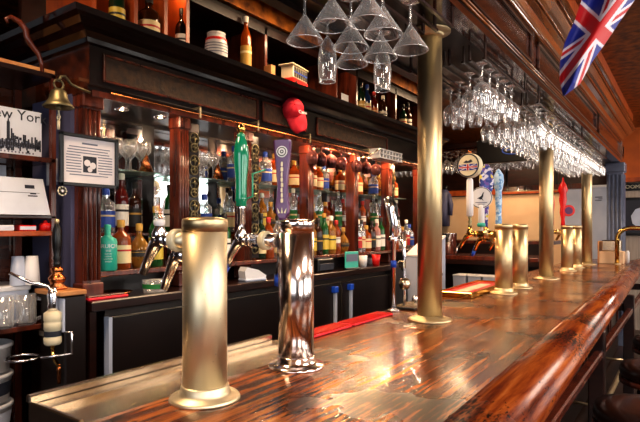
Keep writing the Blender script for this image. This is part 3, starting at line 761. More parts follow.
combos = [('spirit', 'green', 'white', 'black'), ('wine', 'dark green', 'cream', 'black'), ('spirit', 'clear', 'white', 'red'), ('slim', 'clear', 'green', 'white'), ('squat', 'amber', 'cream', 'gold'), ('spirit', 'brown', 'black', 'black'), ('bell', 'amber', 'white', 'red'), ('wine', 'red', 'white', 'white'), ('round', 'gold', 'black', 'gold'), ('spirit', 'gold', 'yellow', 'white'), ('slim', 'blue', 'white', 'blue'), ('spirit', 'pink', 'white', 'white'), ('wine', 'green', 'yellow', 'gold'), ('spirit', 'clear', 'cream', 'black'), ('slim', 'clear', 'white', 'black'), ('wine', 'dark green', 'white', 'gold'), ('squat', 'clear', 'blue', 'blue'), ('spirit', 'black', 'white', 'black'), ('spirit', 'clear', 'red', 'white')]
warm = [c for c in combos if c[1] in ('amber', 'red', 'gold', 'clear', 'pink', 'brown')]
shn = {'spirit': 'straight-sided', 'wine': 'tall wine-shaped', 'squat': 'squat wide', 'slim': 'slim', 'bell': 'waisted', 'round': 'round-bellied'}
def row(bi_, z, X, n, a, b, shelf, pool, skip=()):
    y = a; j = -1; pr_ = 0; gap0 = .1 if skip else 0
    y += gap0
    while True:
        cmb = R.choice(pool); sc = R.uniform(.92, 1.05)
        r_ = max(p[0] for p in BP[cmb[0]])*sc
        y += (pr_+r_+R.uniform(.003, .012)) if j >= 0 else r_
        if y+r_ > b: break
        pr_ = r_; j += 1
        txt = '%s %s bottle, %s label, %s from left on %s in %s' % (shn[cmb[0]], cmb[1], cmb[2], ORD[j], shelf, bays[bi_])
        txt = txt.replace(' in the left', ', left').replace('the ', '')
        words = txt.split()
        if len(words) > 16: txt = ' '.join(words[:16]).rstrip(',')
        bottle(*cmb, (X+R.uniform(-.01, .01), y, z), txt, 'bottles on the back bar', sc if cmb[0] != 'wine' else min(sc, .98), rz=R.uniform(-1, 1))
for i in range(6):
    a, b = pe[i]+.06, pe[i+1]-.05
    L_ = b-a
    pool = combos if i < 3 or i == 5 else warm+combos[::3]
    row(i, 1.25, -2.285, max(4, int(L_/.085)), a+(.075 if i in (1, 2, 5) else .0), b, 'lowest shelf', pool, skip=(0,) if i == 0 else ())
    row(i, 1.425, -2.455, max(4, int(L_/.078)), a-.02, b+.02, 'second shelf', pool)
    if i >= 2: row(i, 1.751, -2.465, int(L_/.085), a, b, 'glass shelf', [c for c in pool if c[0] in ('squat', 'round')] or pool)
    if i >= 3:
        pass
# stemware upright on the upper glass shelves of first two bays
up = MB().lathe([(0, 0), (.032, .001), (.03, .004), (.006, .012), (.004, .07), (.012, .085), (.034, .11), (.037, .14), (.032, .165), (.031, .166)], seg=18, cap=False).mesh('goblet', 'rackglass')
for i in (0, 1):
    a, b = pe[i]+.07, pe[i+1]-.06; nn = 5
    for j in range(nn):
        for r_, X in enumerate((-2.43, -2.51)):
            tag(inst(up, 'goblet', None, (X, a+(b-a)*(j+.5)/nn+r_*.03-.01, 1.751)), 'clear goblet standing on the glass shelf of '+('left mirror bay' if i == 0 else 'second mirror bay'), 'glass', 'goblets on glass shelf, bay %s' % ORD[i])
# smoked balloon glasses hanging
for i, (pxs) in enumerate(((312, 321, 331, 341), (357, 366, 376))):
    for j, px in enumerate(pxs):
        p = atX(px, 165, -2.22)
        tag(inst(G['balloon'], 'brandy_glass', None, (p.x, p.y, 1.905)), 'smoky brandy glass hanging upside down, %s from left in %s bay' % (ORD[j], ('fourth', 'fifth')[i]), 'glass', 'hanging brandy glasses')
for bi2, (a, b) in enumerate(((pe[3], pe[4]), (pe[4], pe[5]))):
    k(MB().box(-2.25, -2.19, a+.05, b-.04, 2.036, 2.046), 'stem_rail', 'redwood')

# large named bottles
def teal_bottle():
    p = atX(110, 267, -2.2)
    t = thing('gin_bottle', 'squat frosted teal bottle with white lettering at left of back bar', 'bottle', (-2.235, p.y+.01, 1.25))
    MB().lathe([(0, 0), (.038, 0), (.043, .006), (.043, .135), (.038, .15), (.018, .162), (.014, .168), (.014, .205), (.0, .205)], seg=28, cap=False).build('bottle_body', 'teal', t)
    MB().lathe([(.0155, .19), (.0155, .215), (0, .217)], seg=18, cap=False).build('stopper', 'teal', t)
    ang = Matrix.Rotation(-.5, 4, 'Z')
    base = ang @ Matrix.Translation((.0435, 0, .115)) @ FX
    text('BRUICH', .026, 'lettering', 'white', t, base, bend=.0435)
    text('THE', .013, 'lettering', 'white', t, ang @ Matrix.Translation((.0435, 0, .094)) @ FX, bend=.0435)
    for i in range(4): text(('CLASSIC', 'LADDIE', 'SCOTTISH', 'BARLEY')[i], .0085, 'lettering', 'white', t, ang @ Matrix.Translation((.0435, 0, .08-i*.012)) @ FX, bend=.0435)
teal_bottle()
p = atX(128, 190, -2.44)
# compartment contents above cornice
zl = zc1+.001
def up_b(px, cmb, lab, s=1, X=-2.2):
    p = atX(px, 20, X); bottle(*cmb, (X, p.y, zl), lab, 'bottles above the cornice', s, rz=.6)
up_b(117, ('spirit', 'dark green', 'yellow', 'gold'), 'green bottle with yellow label above the cornice, leftmost', 1.0)
up_b(124, ('squat', 'green', 'yellow', 'gold'), 'squat green bottle standing right of leftmost bottle above cornice', 1.0, -2.3)
up_b(149, ('squat', 'brown', 'cream', 'black'), 'wide brown whiskey bottle with cream label above the cornice', 1.15)
up_b(182, ('spirit', 'black', 'white', 'black'), 'dark bottle with white label in narrow orange compartment above cornice', .95)
up_b(246, ('slim', 'amber', 'gold', 'white'), 'slim amber bottle with white cap right of white keg above cornice', 1.08, -2.13)
for px, cmb, l in [(361, ('wine', 'dark green', 'gold', 'black'), 'dark wine bottle above cornice beneath the hanging flute'), (367, ('wine', 'blue', 'cream', 'blue'), 'blue-black wine bottle above cornice, second beneath the flute'), (374, ('spirit', 'red', 'orange', 'red'), 'reddish bottle above cornice right of the blue-black bottle'), (383, ('spirit', 'brown', 'white', 'white'), 'brown bottle with white label above cornice, behind right flute'), (403, ('spirit', 'dark green', 'cream', 'black'), 'dark bottle with cream label above cornice beside widest column'), (408, ('wine', 'brown', 'white', 'black'), 'tall brown bottle above cornice nearest the widest column')]:
    up_b(px, cmb, l, .95)
# white keg jar
p = atX(210, 45, -2.2)
t = thing('keg_jar', 'white barrel-shaped jar with red bands above the cornice', 'jar', (-2.15, p.y, zl)); t.scale = (1.1, 1.1, 1.25)
MB().lathe([(0, 0), (.045, 0), (.056, .04), (.058, .075), (.054, .11), (.045, .14), (0, .14)], seg=24, cap=False).build('jar_body', 'white', t)
MB().lathe([(.0535, .113), (.0535, .122), (.051, .125)], seg=24, cap=False).build('red_band', 'redpl', t)
MB().lathe([(.0465, .14), (.0465, .15), (0, .152)], seg=24, cap=False).build('lid', 'white', t)
text('RYE', .03, 'lettering', 'ink', t, Matrix.Rotation(-.5, 4, 'Z') @ Matrix.Translation((.0585, 0, .075)) @ FX, bend=.0585) if False else None
bnd = MB()
for z in (.058, .07, .082, .094): bnd.lathe([(.0585, z), (.0585, z+.004)], seg=24, cap=False)
bnd.build('printed_lines', 'greyink', t)
# toy tram / bus
p = atX(289, 75, -2.12)
t = thing('toy_bus', 'small red and white toy tram model standing above the cornice', 'toy', (-2.08, p.y, zl), math.radians(8)); t.scale = (1.3, 1.3, 1.3)
MB().box(-.04, .04, -.075, .075, .012, .04, .004).build('lower_body', 'redpl', t)
MB().box(-.035, .035, -.065, .075, .04, .10, .003).build('upper_body', 'cream', t)
MB().box(-.042, .042, -.08, .08, .10, .108, .003).build('roof', 'cream', t)
for r_ in range(2):
    for i in range(6): MB().box(.035, .0365, -.058+i*.022, -.042+i*.022, .046+r_*.028, .066+r_*.028).build('window_pane', 'black', t)
MB().box(.0352, .0372, -.06, .07, .0672, .0728).build('stripe', 'blue', t)
for y in (-.045, .045):
    for x in (-.036, .036): MB().lathe([(.013, -.005), (.013, .005)], (x, y, .013), 14, 'x').build('wheel', 'black', t)
p = atX(334, 90, -2.25)
t = tag(MB().box(-.002, .002, -.05, .05, 0, .13, .001).build('card', 'paper', None), 'white card propped in the shelf compartment above the cornice', 'card'); t.location = (-2.15, p.y, zl)
# orange small box
p = atX(268, 66, -2.15); o = tag(MB().box(-.03, .03, -.02, .02, 0, .11, .002).build('spice_box', 'chip', None), 'small orange-brown box left of the toy tram', 'box'); o.location = (-2.12, p.y-.02, zl)

# red cap hanging on the cornice
p = atX(293, 112, -2.09)
t = thing('baseball_cap', 'red baseball cap hanging on the cornice above tap handles', 'cap', (-2.085, p.y, p.z-.01))
cap_n = Vector((.80, -.60, .12)).normalized()
CM = face((-.0, 0, 0), cap_n, math.radians(20))
v = []; f = []; nu, nv = 28, 10
for i in range(nv):
    th = i/(nv-1)*PI/2
    for j in range(nu):
        a = 2*PI*j/nu
        v.append((.073*math.cos(th)*math.cos(a), .022+.072*math.cos(th)*math.sin(a)+.012*math.sin(th), .085*math.sin(th)**.8))
for i in range(nv-1):
    for j in range(nu): f.append((i*nu+j, i*nu+(j+1) % nu, (i+1)*nu+(j+1) % nu, (i+1)*nu+j))
MB().add(v, f, True).xf(CM).build('crown', 'red', t)
sm = MB()
for a in range(6):
    w_ = PI/6+a*PI/3
    sm.tube([(.074*math.cos(q)*math.cos(w_), .022+.073*math.cos(q)*math.sin(w_)+.012*math.sin(q), .0855*math.sin(q)**.8) for q in [i*PI/2/8 for i in range(1, 9)]], .0012, 5)
sm.xf(CM).build('seams', 'redpl', t)
br = []; bf = []
for i in range(9):
    u = i/8
    for j in range(13):
        q = -1+2*j/12
        wd = .066*math.sqrt(max(0, 1-(u*.93)**3))
        br.append((q*wd, -.03-.105*u+.012*q*q*(1-u), .045-.028*q*q-.012*u))
for i in range(8):
    for j in range(12): bf.append((i*13+j, i*13+j+1, (i+1)*13+j+1, (i+1)*13+j))
bo = MB().add(br, bf, True).xf(CM).build('brim', 'red', t)
md = bo.modifiers.new('thick', 'SOLIDIFY'); md.thickness = .004
MB().lathe([(.008, 0), (.006, .004), (0, .005)], seg=12, cap=False).xf(CM @ Matrix.Translation((0, .034, .085))).build('top_button', 'red', t)
text('Cana', .034, 'lettering', 'white', t, CM @ Matrix.Translation((.03, -.028, .078)) @ Matrix.Rotation(math.radians(28), 4, 'Y') @ Matrix.Rotation(math.radians(-12), 4, 'Z'), ext=.002)
MB().lathe([(.003, 0), (.003, .05)], (-.035, 0, .05), 8, 'x').build('peg', 'brass', t)

# ------------------------------------------------------------------ items on the back counter
def on(px, X): return atX(px, 250, X).y
y = on(155, -2.16)
t = thing('plastic_tub', 'clear plastic tub with green band on back counter, behind the nearest tap', 'tub', (-2.16, y, CT))
MB().lathe([(0, .001), (.056, .001), (.06, .055), (.058, .055), (.054, .004), (0, .004)], seg=24, cap=False).build('tub_body', 'rackglass', t)
MB().lathe([(.0595, .02), (.061, .042)], seg=24, cap=False).build('green_band', 'lb_green', t)
MB().lathe([(.062, .055), (.062, .06), (0, .061)], seg=24, cap=False).build('lid', 'rackglass', t)
y = on(105, -2.14)
t = thing('folded_cloth', 'folded red cloth lying along the back counter edge', 'cloth', (-2.13, y, CT))
v = []; f = []
MB().box(-.03, .025, -.10, .10, 0, .012, .005).build('lower_fold', 'red', t); MB().box(-.025, .018, -.095, .085, .012, .02, .004).build('upper_fold', 'redwood', t)
y = on(115, -2.2)
o = tag(MB().lathe([(0, 0), (.05, 0), (.075, .02), (.072, .02), (.05, .004), (0, .004)], seg=24, cap=False).build('copper_dish', 'copper', None), 'shallow copper dish on back counter beneath the teal bottle', 'dish'); o.location = (-2.19, y, CT)
# card terminal
y = on(250, -2.16)
t = thing('card_terminal', 'white handheld payment terminal resting on cradle on the back counter', 'card reader', (-2.14, y, CT), math.radians(-15))
MB().box(-.045, .045, -.075, .075, 0, .018, .006).build('cradle', 'greypanel', t)
v_ = MB().prism([(-.07, .018), (.07, .018), (.075, .03), (.02, .065), (-.06, .085), (-.075, .06)], -.038, .038, 'x').build('terminal_body', 'white', t)
MB().prism([(-.05, .083), (-.045, .086), (.01, .071), (.005, .066)], -.03, .03, 'x').build('screen', 'black', t)
ky = MB()
for a in range(3):
    for b in range(3): ky.box(-.022+a*.017, -.012+a*.017, .02+b*.015, .03+b*.015, .045-b*.0085+.008, .06-b*.0085)
ky.build('keypad', 'greyink', t)
# dark till box + teal card holder
y = on(322, -2.18)
t = thing('till_box', 'dark blue-black box with drawer on back counter, right of steel tower', 'box', (-2.2, y, CT))
MB().box(-.09, .06, -.1, .1, 0, .095, .008).build('box_body', 'black', t)
MB().box(.06, .066, -.09, .09, .012, .06, .003).build('drawer_front', 'ink', t); MB().box(-.08, .05, -.09, .09, .095, .1).build('top_panel', 'ink', t)
y = on(348, -2.15)
t = thing('card_holder', 'teal upright menu card holder on the back counter', 'card holder', (-2.12, y, CT), math.radians(-20))
MB().box(-.002, .008, -.065, .065, 0, .135, .003).build('teal_card', 'teal', t); MB().box(-.02, .03, -.07, .07, 0, .012, .003).build('stand', 'black', t); MB().box(.008, .012, -.055, .055, .06, .115).build('printed_panel', 'greyink', t)
# paper cup, red tub, white cups by the far end of counter
cup = MB().lathe([(0, 0), (.028, 0), (.038, .09), (.036, .09), (.026, .004), (0, .004)], seg=20, cap=False)
cw = cup.mesh('cup', 'white'); crd = cup.mesh('cup', 'redpl')
o = tag(inst(crd, 'cup', None, (-2.16, on(376, -2.16), CT)), 'red plastic cup on back counter left of the chrome dispenser', 'cup')
o = tag(inst(cw, 'cup', None, (-2.18, on(363, -2.18), CT)), 'white cup on back counter right of the teal card holder', 'cup')
b = tag(MB().lathe([(0, 0), (.045, 0), (.07, .05), (.068, .05), (.043, .004), (0, .004)], seg=24, cap=False).build('white_bowl', 'white'), 'white bowl on back counter between teal card and red cup', 'bowl'); b.location = (-2.27, on(366, -2.27)+.1, CT)
# amber handle glass jar and orange cup on lower shelf
p = on(313, -2.15)
o = tag(MB().lathe([(0, 0), (.025, 0), (.042, .11), (.04, .11), (.023, .004), (0, .004)], seg=20, cap=False).build('orange_cup', 'chip'), 'tapered tan cup standing on the till box', 'cup'); o.location = (-2.2, p, CT+.1005)
# napkin pyramids seen by mirrors
for i, (px, bay) in enumerate(((145, 'left'), (217, 'second'))):
    p = atX(px, 190, -2.42)
    o = tag(MB().lathe([(.05, 0), (.0, .11)], seg=4).build('folded_napkin', 'mirror' if False else 'copper'), 'pyramid-shaped ornament on the glass shelf in the %s mirror bay' % bay, 'ornament'); o.location = (-2.42, p.y+.01, 1.752)

# white crate-like rack at far end of cornice
p = atX(387, 160, -2.02)
t = thing('wire_basket', 'white lattice basket fixed under the cornice near the widest column', 'basket', (-2.03, p.y, 2.0))
m_ = MB()
for i in range(8):
    m_.box(-.05, .05, -.19+i*.052, -.17+i*.052, 0, .075, .004)
for z in (0, .034, .068): m_.box(-.052, .052, -.195, .2, z, z+.008)
m_.build('lattice', 'white', t)
MB().tube([(.05, -.19, .07), (.03, -.26, .03), (-.05, -.28, .0)], .005, 8).build('hanger', 'steel', t)

# ------------------------------------------------------------------ chrome dispenser on back of bar
p = atX(384, 310, -1.15)
t = thing('soda_dispenser', 'tall chrome dispenser post with black grip behind the bar edge', 'dispenser', (-1.11, 2.16, 1.07))
MB().lathe([(.011, 0), (.011, .30), (.014, .305), (.02, .32)], (0, 0, .01), 16).build('post', 'chrome', t)
MB().lathe([(.03, 0), (.03, .006), (.012, .012)], seg=20).build('foot', 'chrome', t)
MB().tube([(0, 0, .33), (0, .002, .4), (-.012, 0, .47), (-.03, 0, .52)], [.016, .021, .024, .02], 14).build('lever', 'chrome', t)
MB().tube([(.012, .004, .41), (.004, .004, .47), (-.016, .004, .515)], [.008, .016, .014], 10).build('grip', 'black', t)
MB().tube([(0, -.045, .33), (0, 0, .332), (0, .055, .33)], [.008, .018, .008], 12).build('cross_head', 'chrome', t)
MB().lathe([(.013, 0), (.013, .03)], (0, 0, .2), 14).build('blue_collar', 'blue', t)
t = thing('glass_rinser', 'thin chrome arm with round steel ball beside the dispenser post', 'rinser', (-1.11, 2.27, 1.07))
MB().tube([(0, 0, .0), (0, 0, .1), (0, 0, .24), (0, -.012, .36)], [.008, .008, .007, .013], 12).build('arm', 'chrome', t)
MB().lathe([(0, -.03), (.02, -.024), (.029, 0), (.02, .024), (0, .03)], (0.002, .0, .115), 20, cap=False).build('ball', 'steel', t)
MB().box(-.02, .01, -.022, .0, .19, .225, .003).build('bracket', 'steel', t)
MB().tube([(0, -.01, .3), (-.03, .01, .33)], .008, 8).build('side_nozzle', 'chrome', t)
t = thing('drip_grate', 'small black drip grate at the foot of the chrome dispenser', 'drip tray', (-1.09, 2.30, 1.07))
MB().box(-.06, .06, -.09, .14, 0.0, .012, .003).build('grate_base', 'black', t)
g = MB()
for i in range(10): g.box(-.05, .05, -.08+i*.022, -.07+i*.022, .012, .016)
g.build('grate_bars', 'steel', t)
g = MB().lathe([(.016, .016), (.016, .04), (.01, .045)], (-.02, .09, 0), 12).build('drain_plug', 'chrome', t)

# pale ice bin beyond the counter end
t = thing('ice_bin', 'pale blue-grey ice bin with sloped lid beyond the black counter', 'ice bin', (-1.93, 4.69, 0))
MB().prism([(-.36, 0), (.1, 0), (.1, 1.36), (-.36, 1.19)], -.17, .02, 'x').build('bin_body', 'greypanel', t)
MB().prism([(-.37, 1.195), (-.37, 1.21), (.1, 1.38), (.1, 1.365)], -.175, .025, 'x').build('sloped_lid', 'white', t)
MB().box(.02, .035, -.2, .0, 1.0, 1.03, .004).build('handle', 'steel', t)

# tray by tower three
a_ = -1.07
t = thing('drip_tray', 'brass-rimmed tray lined with red mat, left of a brass beer tower', 'tray', (-1.065, 3.12, 1.07), math.radians(1.5))
MB().box(-.09, .09, -.34, .38, 0, .008).build('tray_floor', 'brass', t)
rm = MB().box(-.1, -.088, -.35, .39, 0, .03, .003).box(.088, .1, -.35, .39, 0, .03, .003).box(-.1, .1, -.35, -.338, 0, .03, .003).box(-.1, .1, .378, .39, 0, .03, .003); rm.build('rim', 'polbrass', t)
MB().box(-.085, .085, -.335, .375, .008, .020).build('red_liner', 'redpl', t)
pp = MB().box(-.035, .035, -.22, .25, .020, .0215)
pp.build('printed_marks', 'cream', t)

# ------------------------------------------------------------------ far service counter
t = thing('service_counter', 'red wood service counter across the far end of the aisle', 'counter', (-2.2, 5.9, 0))
MB().box(-1.3, .95, -.3, .4, 1.10, 1.145, .005).build('counter_top', 'redwood', t)
MB().box(-1.3, .95, .4, 1.1, 1.26, 1.30, .005).build('upper_ledge', 'redwood', t)
MB().box(-1.3, .95, .38, .42, 1.145, 1.26).build('ledge_riser', 'blackwood', t)
MB().box(-1.28, .93, -.1, .38, .1, 1.10).build('cabinet', 'blackwood', t)
MB().box(-1.28, .95, -.31, -.3, 1.055, 1.10).build('front_apron', 'darkwood', t)
for i, px in enumerate((461, 476, 491)):
    p = atY(px, 275, 5.45)
    o = thing('ice_tub', 'frosted plastic tub under the service counter, %s from left' % ORD[i], 'tub', (p.x, 5.5, .72), 0, 'tubs under the service counter')
    MB().prism([(-.06, 0), (.06, 0), (.07, .22), (-.07, .22)], -.1, .1, 'y').build('tub_body', 'greypanel', o)
    MB().box(-.075, .075, -.105, .105, .22, .235, .004).build('tub_rim', 'white', o)
o = tag(MB().box(-3.1, -1.3, 5.38, 5.62, .69, .72).build('lower_steel_shelf', 'steel'), 'steel shelf under service counter carrying the frosted tubs', 'shelf')
for x in (-3.0, -1.4): MB().box(x, x+.04, 5.40, 5.44, 0, .69).build('shelf_leg', 'steel', o)
p = atY(448, 250, 5.75)
t = thing('steel_pail', 'stainless steel pail standing on the far service counter', 'pail', (p.x, 5.75, 1.145))
MB().lathe([(0, 0), (.09, 0), (.1, .24), (.104, .245), (.096, .24), (.086, .006), (0, .006)], seg=28, cap=False).build('pail_body', 'chrome', t)
MB().tube([(.09, -.02, .06), (.14, -.06, .1), (.12, -.08, .02)], .01, 8).build('spigot', 'chrome', t)
# far hanging rack above service counter
p0 = atY(505, 165, 6.6)
def farwine(x, y, z, lab, grp): tag(inst(G['wine'], 'wine_glass', None, (x, y, z), None, (1.15,)*3), lab, 'glass', grp)
t = thing('glass_rack', 'far glass rack of dark wood hanging over the service counter', 'glass rack', (-1.85, 6.4, 2.4))
MB().box(-1.7, .55, -.35, .4, .0, .05).build('rack_board', 'darkwood', t)
for i in range(7): MB().box(-1.65, .5, -.3+i*.1, -.27+i*.1, -.02, 0).build('rail', 'redwood', t)
for sx in (-1.6, .5): MB().box(sx-.01, sx+.01, -.01, .01, .05, .46).build('hanger', 'black', t)
for iy in range(4):
    for ix in range(15):
        farwine(-3.45+ix*.145, 6.15+iy*.16, 2.155, 'wine glass hanging upside down over the far service counter', 'wine glasses over the service counter')
# dark tv with blue mark
p = atY(515, 151, 6.0)
t = thing('wall_screen', 'dark hanging screen with faint blue oval mark, above far counter', 'screen', (p.x, 6.0, p.z-.1))
MB().box(-.42, .2, -.03, .03, -.02, .25, .008).build('screen_case', 'black', t)
v = [(-.02+.11*math.cos(a*PI/12), -.032, .11+.045*math.sin(a*PI/12)) for a in range(25)]
MB().tube(v, .006, 6).build('blue_oval', 'blue', t)
MB().tube([(-.08, -.032, .11), (-.03, -.032, .12), (.04, -.032, .10)], .008, 6).build('blue_mark', 'blue', t)
MB().box(-.12, -.1, -.01, .01, .25, ZT-p.z+.1).build('ceiling_mount', 'black', t)
# coat on far wall
p = atY(444, 205, 8.5)
t = thing('hanging_coat', 'blue-grey coat hanging against the cream wall at far left', 'coat', (p.x, 8.52, p.z))
MB().tube([(-.0, 0, -.36), (-.01, 0, -.1), (.0, 0, .1), (.01, 0, .2), (.02, 0, .26)], [.09, .1, .11, .09, .04], 12).build('coat_body', 'bluepaint', t)
MB().tube([(.08, -.02, .17), (.13, -.04, .0), (.12, -.04, -.18)], [.045, .04, .035], 10).build('sleeve', 'bluepaint', t)
MB().tube([(.02, 0, .24), (.02, .0, .31), (.02, .1, .33)], [.04, .03, .012], 8).build('collar_hook', 'black', t)
# white board behind taps + red shelf
t = thing('white_board', 'pale blue-white panel standing behind farthest brass column', 'board', (-1.05, 8.0, 0))
pa, pb = atY(562, 200, 8.0), atY(607, 190, 8.0)
MB().box(pa.x+1.05, pb.x+1.05, -.03, .03, .8, 2.0, .004).build('panel', 'greypanel', t)
MB().box(pa.x+1.03, pb.x+1.07, -.035, .035, 2.0, 2.03, .004).build('top_rail', 'white', t)
mk = MB().box(pb.x+1.05-.14, pb.x+1.05-.05, -.033, -.03, 1.86, 1.875).box(pb.x+1.05-.14, pb.x+1.05-.06, -.033, -.03, 1.82, 1.83).box(pb.x+1.05-.1, pb.x+1.05-.05, -.033, -.03, 1.84, 1.85); mk.build('small_print', 'greyink', t)
MB().box(pa.x+1.05, pb.x+1.05, -.1, .1, 0, .8).build('plinth', 'blackwood', t)
o = tag(MB().box(-1.9, -1.0, 6.6, 6.75, 1.9, 1.96, .004).build('hanging_shelf', 'redwood'), 'red wood beam shelf running behind the middle column', 'shelf')
MB().box(-1.88, -1.85, 6.66, 6.69, 1.96, 2.38).build('shelf_hanger', 'black', o); MB().box(-1.3, -1.27, 6.66, 6.69, 1.96, 2.38).build('shelf_hanger', 'black', o)

# box at bar's end
t = thing('caddy_box', 'tan wooden caddy with steel bin inside at far end of bar', 'caddy', (-.70, 6.45, 1.07))
MB().box(-.1, .13, -.09, .09, 0, .13, .004).build('caddy_base', 'wallcream', t)
MB().box(-.115, -.1, -.1, .1, 0, .24, .004).build('side_board', 'chip', t)
MB().box(-.08, .1, -.075, .075, .13, .25, .01).build('steel_bin', 'steel', t)
MB().lathe([(.018, 0), (.018, .12), (.01, .14)], (.16, -.02, 0), 12).build('salt_shaker', 'white', t)
# brass service hoop
t = thing('service_rail', 'curved brass handrail hoop rising from far end of bar', 'rail', (-.62, 6.25, 1.07))
pts = [(0, 0, 0), (0, 0, .26)]+[(.12-.12*math.cos(math.radians(a)), 0, .26+.12*math.sin(math.radians(a))) for a in range(15, 91, 15)]+[(.36, 0, .38)]+[(.36+.1*math.sin(math.radians(a)), 0, .28+.1*math.cos(math.radians(a))) for a in range(15, 91, 15)]+[(.46, 0, .03)]
MB().tube(pts, .021, 14).build('hoop', 'polbrass', t)
MB().lathe([(.04, 0), (.04, .008), (.024, .014)], seg=20).build('flange', 'brass', t)
MB().lathe([(.04, .022), (.04, .028), (.024, .034)], (.46, 0, 0), 20).build('flange', 'brass', t)

# far wall sign and picture, wall lamp
p = atY(633, 187, YF)
t = thing('wall_sign', 'narrow black wall sign with pale lettering on grey wood wall', 'sign', (p.x, YF, p.z))
MB().box(-.18, .16, -.03, -.001, -.05, .05, .004).build('sign_board', 'black', t)
text('ROOMS', .075, 'lettering', 'cream', t, Matrix.Translation((-.01, -.031, 0)) @ Matrix.Rotation(PI/2, 4, 'X'))
p = atY(640, 213, YF)
t = thing('framed_picture', 'dark framed picture on the grey wood wall at right', 'picture', (p.x, YF, p.z-.05))
MB().box(-.26, .35, -.04, -.001, -.27, .27, .006).build('frame', 'black', t)
MB().box(-.22, .31, -.044, -.04, -.23, .23).build('print', 'ink', t)
MB().lathe([(.16, 0), (.12, .004)], (0.05, -.046, -.02), 9, 'y').build('pale_shape', 'greypanel', t)
p = atY(638, 102, 8.0)
t = thing('ceiling_spotlight', 'small white spotlight fixed to the ceiling at far right', 'light', (p.x, 8.0, p.z))
MB().lathe([(.05, -.08), (.06, .08)], (0, 0, -.02), 18, 'x').build('lamp_head', 'white', t)
MB().tube([(0, 0, .03), (0, 0, ZT-p.z)], .012, 8).build('stem', 'white', t)

# ------------------------------------------------------------------ flag
t = thing('union_flag', 'british union flag hanging folded at an angle beside the canopy', 'flag', tuple(atD(585, 40, 2.2)))
L0 = Vector(t.location)
def flagmat():
    return None
# flag surface in (u,v); u along length from tip, v across. corners in pixels
edL = [(563, 96), (559.5, 80), (560, 62), (565, 42), (574, 22), (581, 2), (588, -22), (598, -50)]
edR = [(565, 95.5), (580, 84), (592, 62), (605, 44), (621, 20), (637, -3), (655, -26), (672, -50)]
nu, nv = 150, 130
def bez(arr, u):
    q = u*(len(arr)-1); i = min(int(q), len(arr)-2); w_ = q-i; return arr[i][0]*(1-w_)+arr[i+1][0]*w_, arr[i][1]*(1-w_)+arr[i+1][1]*w_
grid = []
for i in range(nu+1):
    rowp = []
    for j in range(nv+1):
        u = i/nu; s = j/nv; a = bez(edL, u); b = bez(edR, u)
        px = a[0]*(1-s)+b[0]*s; py = a[1]*(1-s)+b[1]*s
        dd = 2.2+.05*math.sin(s*PI*2.2+.4)*min(1, u*3+.2)-.03*s
        rowp.append(atD(px, py, dd)-L0)
    grid.append(rowp)
def fcol(px, py):
    # flag axes in the picture plane: cross centre (594,27); long arm direction along the drape
    return None
cx, cy = 598.0, 30.0
ax = Vector((.74, .67))       # direction of the wide red bar (down right)
bx = Vector((.60, -.80))      # direction of the other arm (up right)
cols = {'flagred': [], 'flagwhite': [], 'flagblue': []}
def classify(px, py):
    dx, dy = px-cx, py-cy
    det = ax.x*bx.y-ax.y*bx.x
    a = (dx*bx.y-dy*bx.x)/det      # along ax
    b = (ax.x*dy-ax.y*dx)/det      # along bx
    if abs(b) < 7.5: return 'flagred'
    if abs(a) < 3.2: return 'flagred'
    if abs(b) < 11 or abs(a) < 6: return 'flagwhite'
    e = abs(abs(b)*.33-abs(a))
    if e < 1.4: return 'flagred'
    if e < 3.8: return 'flagwhite'
    return 'flagblue'
for i in range(nu):
    for j in range(nv):
        u = (i+.5)/nu; s = (j+.5)/nv; a = bez(edL, u); b = bez(edR, u)
        c = classify(a[0]*(1-s)+b[0]*s, a[1]*(1-s)+b[1]*s)
        cols[c].append((i, j))
FV = [p for r_ in grid for p in r_]
me = bpy.data.meshes.new('flag_cloth'); fcs = []; mi = []
for ci_, (c, l) in enumerate(cols.items()):
    for i, j in l: fcs.append((i*(nv+1)+j, (i+1)*(nv+1)+j, (i+1)*(nv+1)+j+1, i*(nv+1)+j+1)); mi.append(ci_)
me.from_pydata([tuple(p) for p in FV], [], fcs)
for c in cols: me.materials.append(M[c])
me.polygons.foreach_set('material_index', mi); me.polygons.foreach_set('use_smooth', [True]*len(fcs)); me.update()
o = bpy.data.objects.new('flag_cloth', me); COL.objects.link(o); o.parent = t
top0 = atD(598, -50, 2.2)-L0; top1 = atD(672, -50, 2.2)-L0
MB().tube([top0, top1], .008, 8).build('hanging_rod', 'darkwood', t)
mid = (top0+top1)/2
MB().tube([mid, (mid.x, mid.y, ZT-L0.z)], .003, 6).build('cord', 'black', t)

# ------------------------------------------------------------------ stools
def stool(x, y, lab, rz=0):
    t = thing('bar_stool', lab, 'bar stool', (x, y, 0), rz, 'round bar stools along the bar front')
    MB().lathe([(0, .72), (.15, .72), (.185, .735), (.19, .76), (.18, .785), (.13, .797), (0, .79)], seg=36, cap=False).build('seat', 'leather', t)
    MB().lathe([(.15, .69), (.19, .70), (.19, .722), (.15, .722)], seg=36).build('seat_ring', 'redwood', t)
    for i in range(4):
        a = PI/4+i*PI/2
        MB().tube([(.12*math.cos(a), .12*math.sin(a), .70), (.2*math.cos(a), .2*math.sin(a), 0)], [.02, .016], 10).build('leg', 'darkwood', t)
    MB().tube([(.178*math.cos(a*PI/12), .178*math.sin(a*PI/12), .27) for a in range(25)], .009, 8, cap=False).build('foot_ring', 'brass', t)
stool(-.12, 2.28, 'nearest dark leather round bar stool at the lower right corner')
stool(-.1, 3.0, 'second nearest round bar stool with glossy dark seat')
stool(-.1, 3.75, 'third round bar stool tucked under the bar edge')
stool(-.1, 4.6, 'farthest visible round bar stool along the bar')

